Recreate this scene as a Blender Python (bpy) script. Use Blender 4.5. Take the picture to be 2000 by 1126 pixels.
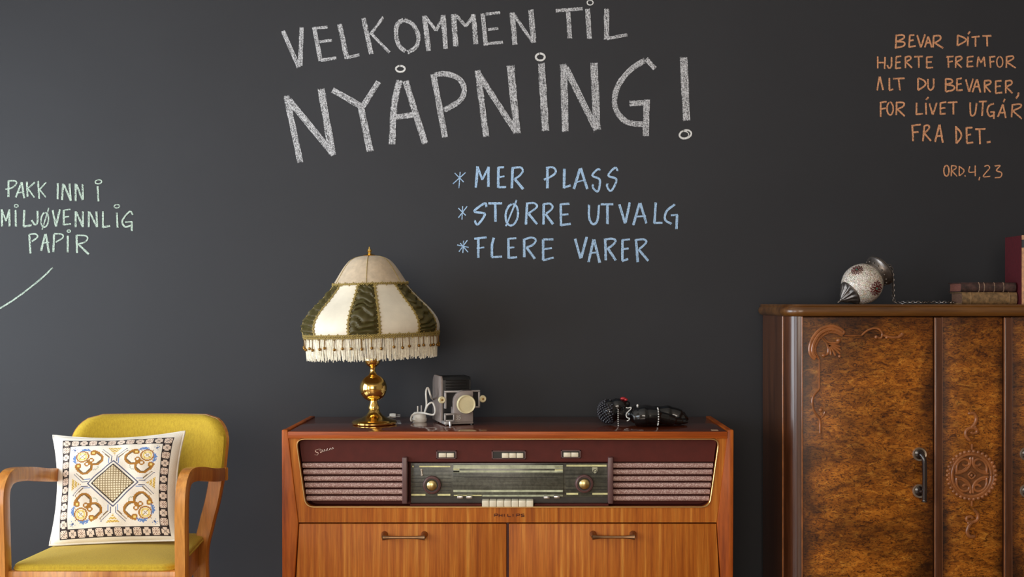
import bpy, bmesh, math, random
from mathutils import Vector, Matrix, noise
for o in list(bpy.data.objects): bpy.data.objects.remove(o, do_unlink=True)
random.seed(7)
PI = math.pi
S = bpy.context.scene
COL = S.collection

# ------------------------------------------------------------------ camera
F, PX, PY, CZ, DW = 2200.0, 1040.0, 588.0, 1.10, 3.43   # focal px, principal px, eye height, distance to wall
cam_d = bpy.data.cameras.new('camera'); cam = bpy.data.objects.new('camera', cam_d); COL.objects.link(cam)
cam.location = (0, -DW, CZ); cam.rotation_euler = (PI/2, 0, 0)
cam_d.sensor_width = 36; cam_d.lens = F/2000*36
cam_d.shift_x = (1000-PX)/2000; cam_d.shift_y = (PY-563)/2000
S.camera = cam

# ------------------------------------------------------------------ world, light, exposure
S.view_settings.view_transform = 'Standard'; S.view_settings.look = 'None'
S.view_settings.gamma = 1; S.view_settings.use_curve_mapping = False
S.view_settings.exposure = 0.2
w = bpy.data.worlds.new('sky'); S.world = w; w.use_nodes = True
w.node_tree.nodes['Background'].inputs[0].default_value = (.75, .85, 1, 1)
w.node_tree.nodes['Background'].inputs[1].default_value = 0.6
def area(name, loc, rot, sx, sy, power, col):
    l = bpy.data.lights.new(name, 'AREA'); l.shape = 'RECTANGLE'; l.size = sx; l.size_y = sy
    l.energy = power; l.color = col
    o = bpy.data.objects.new(name, l); COL.objects.link(o); o.location = loc; o.rotation_euler = rot
    return o
RX0, RX1, RY0, RZ1 = -2.55, 3.0, -6.2, 2.9
WIN_L = [(-2.1, -0.5), (-4.4, -2.8)]; WZ0, WZ1 = 0.35, 1.95      # openings in the left wall
FILL_WIN = [(-1.9, 0.5)]; FZ0, FZ1 = 0.7, 2.45                          # added opening behind the camera for the frontal fill lamp
for i, (a, b) in enumerate(WIN_L):
    area('window_daylight', (RX0-.02, (a+b)/2, (WZ0+WZ1)/2), (0, -PI/2, 0), WZ1-WZ0, b-a, [56, 36][i], (.83, .92, 1))
for (a, b) in FILL_WIN:
    area('front_fill', ((a+b)/2, RY0-.02, (FZ0+FZ1)/2), (PI/2, 0, 0), b-a, FZ1-FZ0, 74, (1, .87, .73))  # warm fill lamp, added to brighten the console and wardrobe fronts

# ------------------------------------------------------------------ helpers
WM = {}
def P(px, py, d): return Vector(((px-PX)*d/F, d-DW, CZ-(py-PY)*d/F))
def root(name, loc, label, cat, group=None, rz=0):
    o = bpy.data.objects.new(name, None); COL.objects.link(o); o.empty_display_size = .05
    o.location = loc; o.rotation_euler = (0, 0, rz)
    WM[o] = Matrix.Translation(loc) @ Matrix.Rotation(rz, 4, 'Z')
    tag(o, label, cat, group); return o
def tag(o, label=None, cat=None, group=None, kind=None):
    for k, v in (('label', label), ('category', cat), ('group', group), ('kind', kind)):
        if v: o[k] = v
    return o
def link(name, me, mat, parent=None, loc=None, local=False, label=None, kind=None, ang=40):
    """mesh given in world coordinates unless local"""
    o = bpy.data.objects.new(name, me); COL.objects.link(o)
    if mat:
        for m in (mat if isinstance(mat, (list, tuple)) else [mat]): me.materials.append(m)
    if parent:
        o.parent = parent; WM[o] = WM[parent]
        if not local: me.transform(WM[parent].inverted())
    else:
        loc = Vector(loc or (0, 0, 0)); o.location = loc; WM[o] = Matrix.Translation(loc)
        if not local: me.transform(Matrix.Translation(-loc))
    if ang:
        me.shade_smooth(); me.set_sharp_from_angle(angle=math.radians(ang))
    if label: o['label'] = label
    if kind: o['kind'] = kind
    return o
def crom(pts, n=6, closed=False):
    pts = [Vector(p) for p in pts]
    if len(pts) < 3: return pts
    out = []; N = len(pts)
    rng = range(N) if closed else range(N-1)
    for i in rng:
        if closed: p0, p1, p2, p3 = pts[i-1], pts[i], pts[(i+1) % N], pts[(i+2) % N]
        else:
            p1, p2 = pts[i], pts[i+1]
            p0 = pts[i-1] if i else p1*2-p2
            p3 = pts[i+2] if i+2 < N else p2*2-p1
        for k in range(n):
            t = k/n
            out.append(.5*((2*p1)+(p2-p0)*t+(2*p0-5*p1+4*p2-p3)*t*t+(3*p1-p0-3*p2+p3)*t**3))
    if not closed: out.append(pts[-1])
    return out
class B:
    def __init__(s): s.bm = bmesh.new()
    def box(s, lo, hi, bev=0, seg=2, M=None):
        lo, hi = Vector(lo), Vector(hi)
        b = bmesh.new(); bmesh.ops.create_cube(b, size=1)
        for v in b.verts: v.co = Vector([lo[i]+(v.co[i]+.5)*(hi[i]-lo[i]) for i in range(3)])
        if bev: bmesh.ops.bevel(b, geom=list(b.edges), offset=bev, segments=seg, affect='EDGES', profile=.5)
        return s.merge(b, M)
    def merge(s, b, M=None):
        if M: b.transform(M)
        me = bpy.data.meshes.new('t'); b.to_mesh(me); b.free(); s.bm.from_mesh(me); bpy.data.meshes.remove(me); return s
    def lathe(s, prof, n=32, M=None, a0=0, a1=2*PI, wob=None):
        b = bmesh.new(); full = abs(a1-a0-2*PI) < 1e-6; rings = []
        cnt = n if full else n+1
        for r, z in prof:
            rings.append([b.verts.new(((r*(wob(a0+(a1-a0)*k/n, z) if wob else 1))*math.cos(a0+(a1-a0)*k/n), (r*(wob(a0+(a1-a0)*k/n, z) if wob else 1))*math.sin(a0+(a1-a0)*k/n), z)) for k in range(cnt)])
        for i in range(len(rings)-1):
            for k in range(n):
                k2 = (k+1) % cnt
                b.faces.new((rings[i][k], rings[i][k2], rings[i+1][k2], rings[i+1][k]))
        bmesh.ops.remove_doubles(b, verts=b.verts, dist=1e-6)
        if full:
            for e in [e for e in (0, -1) if prof[e][0] > 1e-5]:
                vs = [v for v in b.verts if abs(v.co.z-prof[e][1]) < 1e-7 and abs(v.co.xy.length-prof[e][0]) < 1e-3]
                try: bmesh.ops.contextual_create(b, geom=vs)
                except Exception: pass
        bmesh.ops.recalc_face_normals(b, faces=b.faces)
        return s.merge(b, M)
    def ball(s, c, r, u=16, v=10, M=None):
        r = r if hasattr(r, '__len__') else (r, r, r)
        b = bmesh.new(); bmesh.ops.create_uvsphere(b, u_segments=u, v_segments=v, radius=1)
        b.transform(Matrix.Translation(c) @ (M or Matrix.Identity(4)) @ Matrix.Diagonal((*r, 1)))
        return s.merge(b)
    def tube(s, pts, r, n=8, closed=False, cap=True, up=None, ry=None):
        """r: radius or list; ry: second radius along 'up'"""
        pts = [Vector(p) for p in pts]; N = len(pts); b = bmesh.new(); rings = []
        prev = None
        for i, p in enumerate(pts):
            t = (pts[(i+1) % N]-pts[i-1]) if closed else (pts[min(i+1, N-1)]-pts[max(i-1, 0)])
            t.normalize()
            if up is not None: a = Vector(up)-t*t.dot(Vector(up))
            elif prev is None:
                a = Vector((0, 0, 1))-t*t.z
                if a.length < .1: a = Vector((0, 1, 0))-t*t.y
            else: a = prev-t*prev.dot(t)
            a.normalize(); prev = a; c = t.cross(a)
            rr = r[i] if hasattr(r, '__len__') else r
            r2 = (ry[i] if hasattr(ry, '__len__') else ry) if ry is not None else rr
            rings.append([b.verts.new(p+a*r2*math.sin(2*PI*(k+.5)/n)+c*rr*math.cos(2*PI*(k+.5)/n)) for k in range(n)])
        for i in range(N if closed else N-1):
            A, C = rings[i], rings[(i+1) % N]
            for k in range(n): b.faces.new((A[k], A[(k+1) % n], C[(k+1) % n], C[k]))
        if cap and not closed: b.faces.new(rings[0][::-1]); b.faces.new(rings[-1])
        bmesh.ops.recalc_face_normals(b, faces=b.faces)
        return s.merge(b)
    def prism(s, poly, f0, f1, bev=0):
        """poly: list of 2d points; f0/f1 map 2d point -> 3d front/back"""
        b = bmesh.new()
        A = [b.verts.new(f0(*p)) for p in poly]; C = [b.verts.new(f1(*p)) for p in poly]; n = len(poly)
        b.faces.new(A); b.faces.new(C[::-1])
        for i in range(n): b.faces.new((A[i], C[i], C[(i+1) % n], A[(i+1) % n]))
        bmesh.ops.recalc_face_normals(b, faces=b.faces)
        if bev: bmesh.ops.bevel(b, geom=[e for e in b.edges if len(e.link_faces) == 2 and e.calc_face_angle(0) > .5], offset=bev, segments=2, affect='EDGES', profile=.5)
        return s.merge(b)
    def cyl(s, a, c, r0, r1=None, n=20):
        a, c = Vector(a), Vector(c); r1 = r0 if r1 is None else r1
        return s.tube([a, c], [r0, r1], n)
    def mesh(s, name='m'):
        me = bpy.data.meshes.new(name); s.bm.to_mesh(me); s.bm.free(); return me
    def done(s, name, mat, parent=None, **k): return link(name, s.mesh(name), mat, parent, **k)

# ------------------------------------------------------------------ materials
def lin(c):
    return tuple(((v/255)/12.92 if v/255 <= .04045 else ((v/255+.055)/1.055)**2.4) for v in c)+(1,)
class Mat:
    def __init__(s, name, col=(128, 128, 128), rough=.5, metal=0, coat=0, sheen=0, spec=.5):
        s.m = bpy.data.materials.new(name); s.m.use_nodes = True; s.nt = s.m.node_tree
        s.b = s.nt.nodes['Principled BSDF']; i = s.b.inputs
        i['Base Color'].default_value = lin(col); i['Roughness'].default_value = rough; i['Metallic'].default_value = metal
        i['Coat Weight'].default_value = coat; i['Coat Roughness'].default_value = .12; i['Sheen Weight'].default_value = sheen
        i['Specular IOR Level'].default_value = spec
        s.m.diffuse_color = lin(col)
    def n(s, t, **k):
        nd = s.nt.nodes.new(t)
        for a, v in k.items():
            if a in nd.inputs.keys(): nd.inputs[a].default_value = v
            else: setattr(nd, a, v)
        return nd
    def l(s, a, ao, b, bi): s.nt.links.new(a.outputs[ao], b.inputs[bi])
    def coords(s, scale=(1, 1, 1), rot=(0, 0, 0)):
        t = s.n('ShaderNodeTexCoord'); m = s.n('ShaderNodeMapping'); m.inputs['Scale'].default_value = scale; m.inputs['Rotation'].default_value = rot
        s.l(t, 'Object', m, 'Vector'); return m
    def noise(s, scale, det=4, rough=.55, dist=0, vec=None):
        t = s.n('ShaderNodeTexNoise'); t.inputs['Scale'].default_value = scale; t.inputs['Detail'].default_value = det
        t.inputs['Roughness'].default_value = rough; t.inputs['Distortion'].default_value = dist
        if vec: s.l(vec, 'Vector', t, 'Vector')
        return t
    def ramp(s, src, out, stops):
        r = s.n('ShaderNodeValToRGB'); e = r.color_ramp.elements
        while len(e) < len(stops): e.new(.5)
        for k, (p, c) in enumerate(stops): e[k].position = p; e[k].color = lin(c) if max(c) > 1.01 else (*c[:3], 1)
        s.l(src, out, r, 'Fac'); return r
    def mix(s, fac, a, b, blend='MIX'):
        m = s.n('ShaderNodeMix', data_type='RGBA', blend_type=blend)
        for v, nm in ((fac, 0), (a, 6), (b, 7)):
            if isinstance(v, tuple) and hasattr(v[0], 'outputs'): s.nt.links.new(v[0].outputs[v[1]], m.inputs[nm])
            elif nm == 0: m.inputs[0].default_value = v
            else: m.inputs[nm].default_value = lin(v)
        return m
    def bump(s, src, out, st=.2, dist=.002):
        b = s.n('ShaderNodeBump'); b.inputs['Strength'].default_value = st; b.inputs['Distance'].default_value = dist
        s.l(src, out, b, 'Height'); s.nt.links.new(b.outputs['Normal'], s.b.inputs['Normal']); return b
    def col(s, node, out='Color'): s.nt.links.new(node.outputs[out], s.b.inputs['Base Color'])
def wood(name, stops, scale, rough=.35, coat=.3, freq=6, dist=.6, bump=.05):
    """streaky wood: scale stretches the object coordinates (small along the grain)"""
    m = Mat(name, stops[len(stops)//2][1], rough, coat=coat)
    c = m.coords(scale); a = m.noise(freq, 5, .6, dist, c); r = m.ramp(a, 'Fac', stops)
    c2 = m.coords(tuple(v*6 for v in scale)); f = m.noise(freq, 3, .6, 0, c2); fr = m.ramp(f, 'Fac', [(.3, (170, 160, 150)), (.6, (255, 255, 255))])
    x = m.mix(.45, (r, 'Color'), (fr, 'Color'), 'MULTIPLY'); m.col(x, 2)
    m.bump(f, 'Fac', bump, .001); return m.m
def plain(name, col, rough=.5, metal=0, coat=0, sheen=0, var=.12, scale=40, bump=0, bscale=300):
    m = Mat(name, col, rough, metal, coat, sheen)
    c = m.coords(); a = m.noise(scale, 4, .6, 0, c)
    lo = tuple(v*(1-var) for v in col); hi = tuple(min(255, v*(1+var)) for v in col)
    r = m.ramp(a, 'Fac', [(.3, lo), (.7, hi)]); m.col(r)
    if bump:
        f = m.noise(bscale, 2, .5, 0, c); m.bump(f, 'Fac', bump, .001)
    return m.m
def weave(name, col, col2, scale=900, rough=.85, sheen=.3, bump=.4):
    m = Mat(name, col, rough, sheen=sheen)
    c = m.coords(); v = m.n('ShaderNodeTexNoise'); v.inputs['Scale'].default_value = scale; m.l(c, 'Vector', v, 'Vector')
    c2 = m.coords((1, 1, .12)); v2 = m.noise(scale*.5, 2, .6, 0, c2)
    r = m.ramp(v, 'Fac', [(.3, col2), (.65, col)]); r2 = m.ramp(v2, 'Fac', [(.35, col2), (.6, col)])
    x = m.mix(.5, (r, 'Color'), (r2, 'Color')); m.col(x, 2); m.bump(v2, 'Fac', bump, .0008); return m.m

def wall_paint():
    m = Mat('chalkboard_paint', (54, 53, 53), .62, spec=.35)
    c = m.coords(); a = m.noise(1.3, 5, .6, .4, c); f = m.noise(220, 3, .6, 0, c)
    r = m.ramp(a, 'Fac', [(.25, (42, 43, 47)), (.75, (48, 49, 53))])
    m.col(r); m.bump(f, 'Fac', .06, .0006); return m.m
def chalk(name, col, col2, cover=.0):
    m = Mat(name, col, .95, spec=.1); nt = m.nt
    u1 = m.n('ShaderNodeUVMap', uv_map='metric'); u2 = m.n('ShaderNodeUVMap', uv_map='unit')
    mp = m.n('ShaderNodeMapping'); mp.inputs['Scale'].default_value = (30, 420, 1); m.l(u1, 'UV', mp, 'Vector')
    st = m.noise(1, 3, .6, .3, mp)                                   # streaks along the stroke
    g = m.n('ShaderNodeTexNoise'); g.inputs['Scale'].default_value = 330; g.inputs['Detail'].default_value = 3; g.inputs['Roughness'].default_value = .7
    tc = m.n('ShaderNodeTexCoord'); m.l(tc, 'Object', g, 'Vector')
    sp = m.n('ShaderNodeSeparateXYZ'); m.l(u2, 'UV', sp, 'Vector')
    def math_(op, a, b=None, c=None):
        q = m.n('ShaderNodeMath', operation=op)
        for k, v in enumerate((a, b, c)):
            if v is None: continue
            if isinstance(v, tuple): nt.links.new(v[0].outputs[v[1]], q.inputs[k])
            else: q.inputs[k].default_value = v
        return (q, 0)
    def edge(i, s):    # 0 at rim, grows inward
        d = math_('ABSOLUTE', math_('SUBTRACT', (sp, i), .5)); return math_('MULTIPLY', math_('SUBTRACT', .5, d), s)
    e = math_('MINIMUM', math_('MINIMUM', edge(1, 8.), edge(0, 30.)), 1.)
    v = math_('ADD', math_('MULTIPLY', (st, 'Fac'), .55), math_('MULTIPLY', (g, 'Fac'), .75))
    v = math_('ADD', v, math_('MULTIPLY', math_('SUBTRACT', e, 1.), .45))
    v = math_('ADD', v, cover)
    al = m.n('ShaderNodeMapRange'); al.inputs['From Min'].default_value = .50; al.inputs['From Max'].default_value = .72
    nt.links.new(v[0].outputs[0], al.inputs['Value'])
    r = m.ramp(g, 'Fac', [(.35, col2), (.65, col)]); m.col(r)
    nt.links.new(al.outputs[0], m.b.inputs['Alpha']); return m.m

M_WALL = wall_paint()
M_WHITE = plain('white_plaster', (225, 222, 214), .8, var=.03, scale=8)
M_GREIGE = plain('greige_plaster', (150, 142, 132), .8, var=.05, scale=6)
M_FLOOR = wood('floor_oak', [(.25, (110, 78, 48)), (.5, (140, 102, 64)), (.75, (160, 120, 78))], (1, .12, 1), .4, .15, 8)
# ------------------------------------------------------------------ the room
def struct(name, b, mat, parent=None, **k):
    o = b.done(name, mat, parent, **k); o['kind'] = 'structure'; return o
T = .15
floor = struct('floor', B().box((RX0-T, RY0-T, -.1), (RX1+T, T, 0)), M_FLOOR)
ceiling = struct('ceiling', B().box((RX0-T, RY0-T, RZ1), (RX1+T, T, RZ1+.1)), M_WHITE)
wall_back = struct('wall_back', B().box((RX0-T, 0, 0), (RX1+T, T, RZ1)), M_WALL)
struct('wall_right', B().box((RX1, RY0, 0), (RX1+T, 0, RZ1)), M_GREIGE)
b = B(); ys = [RY0]+[v for a in sorted(WIN_L) for v in a]+[0]
for i in range(0, len(ys), 2): b.box((RX0-T, ys[i], 0), (RX0, ys[i+1], RZ1))
for a, c in WIN_L: b.box((RX0-T, a, 0), (RX0, c, WZ0)).box((RX0-T, a, WZ1), (RX0, c, RZ1))
struct('wall_left', b, M_WHITE)
b = B(); a, c = FILL_WIN[0]
b.box((RX0, RY0-T, 0), (a, RY0, RZ1)).box((c, RY0-T, 0), (RX1, RY0, RZ1)).box((a, RY0-T, 0), (c, RY0, FZ0)).box((a, RY0-T, FZ1), (c, RY0, RZ1))
struct('wall_front', b, M_GREIGE)
struct('baseboard_back', B().box((RX0, -.018, 0), (RX1, 0, .12), .004), M_WALL)
M_FRAME = plain('painted_window_frame', (230, 228, 222), .4, var=.03)
def window(n, o, u, lo, hi, z0, z1):
    """frame bars around and across an opening; u = axis of the wall (0 = x, 1 = y), o = wall plane"""
    def bar(a0, a1, c0, c1):
        p = [0, 0, c0]; q = [0, 0, c1]; p[u], q[u] = a0, a1; p[1-u], q[1-u] = o-.09, o-.05
        return p, q
    b = B()
    for a in ((lo, lo+.06, z0, z1), (hi-.06, hi, z0, z1), (lo+.06, hi-.06, z0, z0+.06), (lo+.06, hi-.06, z1-.06, z1), ((lo+hi)/2-.03, (lo+hi)/2+.03, z0+.06, z1-.06)): b.box(*bar(*a))
    return struct('window_%d' % n, b, M_FRAME)  # window_3 is only the frame of the added fill opening
for i, (a, c) in enumerate(WIN_L): window(i+1, RX0, 1, a, c, WZ0, WZ1)
window(3, RY0, 0, FILL_WIN[0][0], FILL_WIN[0][1], FZ0, FZ1)  # frame in the added fill opening

# ------------------------------------------------------------------ chalk lettering on the wall
M_CH_W = chalk('white_chalk', (222, 223, 226), (180, 181, 184), .0)
M_CH_T = chalk('white_chalk_line', (236, 236, 234), (214, 214, 212), .12)
M_CH_B = chalk('blue_chalk', (190, 218, 244), (150, 188, 228), .10)
M_CH_G = chalk('green_chalk', (192, 208, 194), (164, 184, 170), .05)
M_CH_O = chalk('orange_chalk', (236, 178, 136), (208, 144, 104), .09)
chalk_layer = [0]
def chalk_word(label, letters, org, sc, mat, parent, wid):
    """letters: '|' separated strokes, 'w:x,y x,y ...' in zoomed photo pixels; 'e' marks an ellipse"""
    V, Fc, U1, U2 = [], [], [], []
    for st in letters.split('|'):
        st = st.strip(); head, body = ('', st) if ':' not in st else st.split(':')
        pts = [tuple(float(v) for v in q.split(',')) for q in body.split()]
        closed = 'e' in head; hw = head.replace('e', ''); wz = float(hw) if hw else wid
        if closed:
            (cx, cy), (rx, ry) = pts[:2]; tl = math.radians(pts[2][0]) if len(pts) > 2 else 0
            pts = [(cx+rx*math.cos(t)*math.cos(tl)-ry*math.sin(t)*math.sin(tl), cy+rx*math.cos(t)*math.sin(tl)+ry*math.sin(t)*math.cos(tl)) for t in [2*PI*k/22-1.9 for k in range(24)]]
        k = DW/F
        W = [Vector(((org[0]+x/sc-PX)*k, CZ-(org[1]+y/sc-PY)*k)) for x, y in pts]
        if len(W) > 2 and not closed: W = [Vector((p.x, p.y)) for p in crom([(p.x, p.y, 0) for p in W], 5)]
        elif len(W) == 2:
            A, C = W; W = [A.lerp(C, t/8) for t in range(9)]
        hwid = wz/sc*k/2; L = [0]
        for i in range(1, len(W)): L.append(L[-1]+(W[i]-W[i-1]).length)
        base = len(V); chalk_layer[0] += 1
        y = -.0006-.00004*(chalk_layer[0] % 25); rs = random.uniform(0, 50)
        for i, p in enumerate(W):
            t = (W[min(i+1, len(W)-1)]-W[max(i-1, 0)]).normalized(); nrm = Vector((-t.y, t.x))
            h = hwid*random.uniform(.93, 1.07)
            if i in (0, len(W)-1): p = p + t*(hwid*.35 if i else -hwid*.35)
            for s in (-1, 1):
                q = p+nrm*h*s; V.append((q.x, y, q.y)); U1.append((L[i]+rs, s*h+rs*.37)); U2.append((L[i]/L[-1], (s+1)/2))
        for i in range(len(W)-1): Fc.append((base+2*i, base+2*i+1, base+2*i+3, base+2*i+2))
    me = bpy.data.meshes.new('chalk_word'); me.from_pydata(V, [], Fc)
    for nm, U in (('metric', U1), ('unit', U2)):
        ly = me.uv_layers.new(name=nm)
        for lp in me.loops: ly.data[lp.index].uv = U[lp.vertex_index]
    return link('chalk_word', me, mat, parent, label=label, ang=0)
Z1, Z2, Z3, Z4, Z5 = ((540, 0), 3.412), ((940, 0), 3.411), ((870, 310), 4.1667), ((0, 330), 3.883), ((1690, 50), 3.519)
def shift(s, dx, dy=0):
    """move stroke data from one zoom window into another"""
    out = []
    for st in s.split('|'):
        h, bd = st.split(':') if ':' in st else ('', st)
        ps = bd.split()
        mv = [','.join(str(round(float(v)+d, 1)) for v, d in zip(p.split(','), (dx, dy))) if not ('e' in h and j) else p for j, p in enumerate(ps)]
        out.append((h+':' if h else '')+' '.join(mv))
    return '|'.join(out)
D21 = 400*3.412   # zoom window 2 -> zoom window 1
chalk_word('white chalk word VELKOMMEN', '36:42,205 150,450|36:168,180 158,440|36:250,180 295,408|24:250,190 340,180|22:278,280 370,268|26:295,402 398,386|38:420,160 470,390|24:468,385 552,365|38:580,120 632,360|24:712,115 625,232|24:632,225 755,352|'
 '36:850,130 808,160 797,225 815,300 862,345|34:845,130 905,160 945,235 932,310 870,352|40:985,105 1015,340|24:992,110 1065,205|24:1065,205 1112,105|40:1110,100 1128,325|42:1180,95 1195,310|26:1200,105 1262,175|26:1262,175 1318,100|38:1312,97 1330,295|'
 + shift('36:10,90 30,305|24:30,95 125,85|22:45,198 112,190|24:45,290 143,282|42:205,85 225,298|26:215,95 345,285|44:330,65 350,285', D21), *Z1, M_CH_W, wall_back, 36)
chalk_word('white chalk word TIL with a ring over the I', '28:495,72 675,58|38:578,80 590,255|40:708,60 720,258|42:835,60 835,262|26:835,258 972,232', *Z2, M_CH_W, wall_back, 40)
chalk_word('thin white chalk ring over the I of TIL', 'e9:725,18 20,16', *Z2, M_CH_T, wall_back, 9)
chalk_word('big white chalk word NYÅPNING with exclamation mark', '48:65,635 160,1085|50:78,660 385,1035|58:297,590 372,1030|48:375,600 560,705|46:680,545 575,710|56:560,700 625,1008|52:822,530 785,700 770,965|50:858,535 992,960|46:795,780 915,765|'
 '48:1045,490 1125,920|44:1045,500 1120,492 1210,520 1252,590 1232,660 1180,700 1110,738|48:1340,465 1398,915|' + shift('46:-20,490 235,885|60:195,435 238,890|58:400,420 428,875|56:548,425 560,880|52:560,445 770,870|58:750,415 772,865|'
 '40:1155,455 1100,395|46:1100,395 1000,460 920,555 888,655 905,745 970,812 1090,830|46:990,690 1110,682|50:1102,665 1096,905|60:1348,380 1368,805', D21), *Z1, M_CH_W, wall_back, 50)
chalk_word('thin white chalk rings over NYÅPNING and under its exclamation mark', 'e14:826,459 30,20|' + shift('e15:393,380 30,23|e14:1360,895 40,27 -15,0|e7:1352,897 30,22', D21), *Z1, M_CH_T, wall_back, 14)
chalk_word('blue chalk words MER PLASS after an asterisk', '10:120,105 110,240|10:75,115 150,190|10:165,110 60,205|262,60 248,235|20:262,65 300,170|20:300,170 352,65|350,65 350,228|432,65 430,235|20:432,70 475,68|16:432,150 480,142|20:430,232 492,230|548,70 540,240|20:540,75 610,70 630,100 600,140 560,165|565,165 632,245|'
 '830,70 830,240|20:815,75 870,68 898,95 880,130 800,172|968,80 965,240|20:965,235 1018,215|1095,80 1045,245|1100,75 1155,245|14:1065,190 1140,170|20:1265,98 1240,85 1195,135 1250,162 1257,200 1240,265 1203,238 1200,200|20:1405,105 1380,72 1325,135 1388,162 1380,210 1345,262 1316,225 1320,195', *Z3, M_CH_B, wall_back, 25)
chalk_word('blue chalk words STØRRE UTVALG after an asterisk', '10:140,385 135,495|10:105,400 165,460|10:178,385 105,480|22:335,400 320,362 235,425 300,440 320,458 262,535 235,495|22:350,362 460,362|405,365 408,512|20e:540,455 50,88 8,0|16:580,335 490,550|665,360 655,535|20:655,365 720,360 745,390 690,435 670,445|675,445 745,530|'
 '800,365 798,535|20:795,370 850,365 872,395 840,430 815,445|815,450 875,530|938,365 940,545|20:940,370 1008,365|18:940,455 1000,450|22:940,540 1018,528|22:1168,370 1170,480 1200,530 1237,500 1250,370|20:1265,370 1365,370|1318,372 1318,530|1415,370 1462,525|1500,355 1465,520|'
 '1580,360 1528,540|1585,360 1635,525|16:1545,470 1630,465|1712,355 1700,525|20:1700,522 1765,520|22:1868,370 1800,425 1788,495 1842,530|18:1835,460 1890,455|1885,455 1880,570', *Z3, M_CH_B, wall_back, 24)
chalk_word('blue chalk words FLERE VARER after an asterisk', '10:180,660 110,755|10:95,700 190,720|10:120,685 185,760|10:148,665 142,765|268,640 268,805|20:235,650 335,638|16:255,728 315,720|395,640 380,700 378,800|20:378,800 460,795|512,645 515,810|18:512,650 575,645|16:512,725 560,718|20:515,805 582,800|640,650 642,800|20:640,655 700,640 735,660 710,700 660,720|660,720 728,812|'
 '795,655 795,825|20:795,655 878,655|18:795,735 865,725|18:795,825 880,802|1055,650 1100,810|1150,635 1105,805|1205,655 1165,840|1210,655 1255,845|16:1180,765 1245,760|1300,650 1305,825|20:1300,655 1360,650 1385,670 1350,710 1320,725|1320,725 1385,825|1440,655 1440,830|18:1440,660 1500,655|18:1440,735 1490,728|22:1440,830 1485,815|1550,655 1565,840|20:1545,660 1610,655 1635,675 1600,715 1570,735|1570,735 1650,828', *Z3, M_CH_B, wall_back, 24)
chalk_word('pale green chalk words PAKK INN I', '65,85 65,212|14:60,88 115,90 125,110 95,140 40,155|165,100 120,215|165,100 185,220|12:130,180 180,175|205,95 210,210|14:265,100 210,150|14:215,150 262,215|290,90 298,225|14:350,100 298,160|14:300,155 350,215|440,105 438,230|480,110 472,235|485,115 538,240|528,110 538,240|575,110 575,245|580,115 628,235|628,115 630,235|742,130 748,245|e12:748,97 25,15 -8,0', *Z4, M_CH_G, wall_back, 18)
chalk_word('pale green chalk word MILJØVENNLIG', '15,305 18,435|14:15,305 48,395|14:48,395 72,305|72,305 75,435|118,310 122,435|e9:124,279 14,11|185,310 180,435|240,425 180,435|285,315 285,400 265,420 240,385|14e:340,385 28,56 6,0|12:372,290 320,462|400,310 425,435|455,305 425,435|485,310 485,425|12:485,312 535,305|12:485,365 525,358|14:485,422 540,415|575,320 575,440|580,325 630,440|630,320 630,440|675,320 675,440|680,325 738,440|733,320 738,440|782,320 782,445|782,442 835,430|888,330 893,445|e10:888,282 21,13 -6,0|16:1012,350 985,322 930,390 950,438 1000,425|12:950,402 1005,398|1000,400 1000,468', *Z4, M_CH_G, wall_back, 18)
chalk_word('pale green chalk word PAPIR', '222,495 232,640|14:220,495 270,492 285,515 240,550|345,490 312,620|348,490 372,635|12:320,560 375,555|412,490 405,630|14:410,490 470,495 478,520 420,555|515,505 515,632|e9:523,470 13,9|582,500 585,635|14:580,500 650,505 665,530 640,555 585,570|590,565 675,645', *Z4, M_CH_G, wall_back, 19)
chalk_word('pale green chalk arc under the word PAPIR', '15:410,738 330,815 240,890 120,980 0,1055 -150,1130', *Z4, M_CH_G, wall_back, 15)
chalk_word('orange chalk words BEVAR DITT', '212,65 208,155|205,70 255,65 265,85 215,110|215,110 265,115 262,140 200,155|305,65 300,150|305,68 335,65|302,105 330,100|300,148 345,140|355,65 380,150|410,60 382,150|430,75 408,150|432,75 455,150|415,120 452,115|470,70 465,150|465,72 510,70 515,95 475,120|475,118 535,155|635,65 632,138|632,65 680,85 690,105 632,138|705,75 703,140|718,42 706,58|730,80 785,75|757,80 757,145|805,72 865,70|835,72 838,142', *Z5, M_CH_O, wall_back, 14)
chalk_word('orange chalk words HJERTE FREMFOR', '85,212 85,295|135,215 132,298|85,255 135,255|180,215 178,280 160,290 150,270|212,215 208,298|212,215 245,210|210,255 240,250|208,295 245,290|275,215 275,292|272,218 305,212 310,230 278,250|278,250 320,290|335,215 395,212|365,215 368,290|422,215 422,292|422,218 462,215|422,252 455,250|422,290 465,288|'
 '568,212 572,290|555,215 605,212|570,250 600,245|622,215 620,290|620,218 655,212 660,230 622,252|622,252 662,288|702,215 700,285|702,218 742,212|700,250 735,245|700,283 742,280|768,285 775,215|775,215 795,255|795,255 815,215|815,215 822,282|855,215 860,290|850,218 892,212|858,250 885,246|11e:923,250 21,36|970,212 968,290|968,215 1010,210 1015,228 972,252|972,252 1032,292', *Z5, M_CH_O, wall_back, 13)
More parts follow.
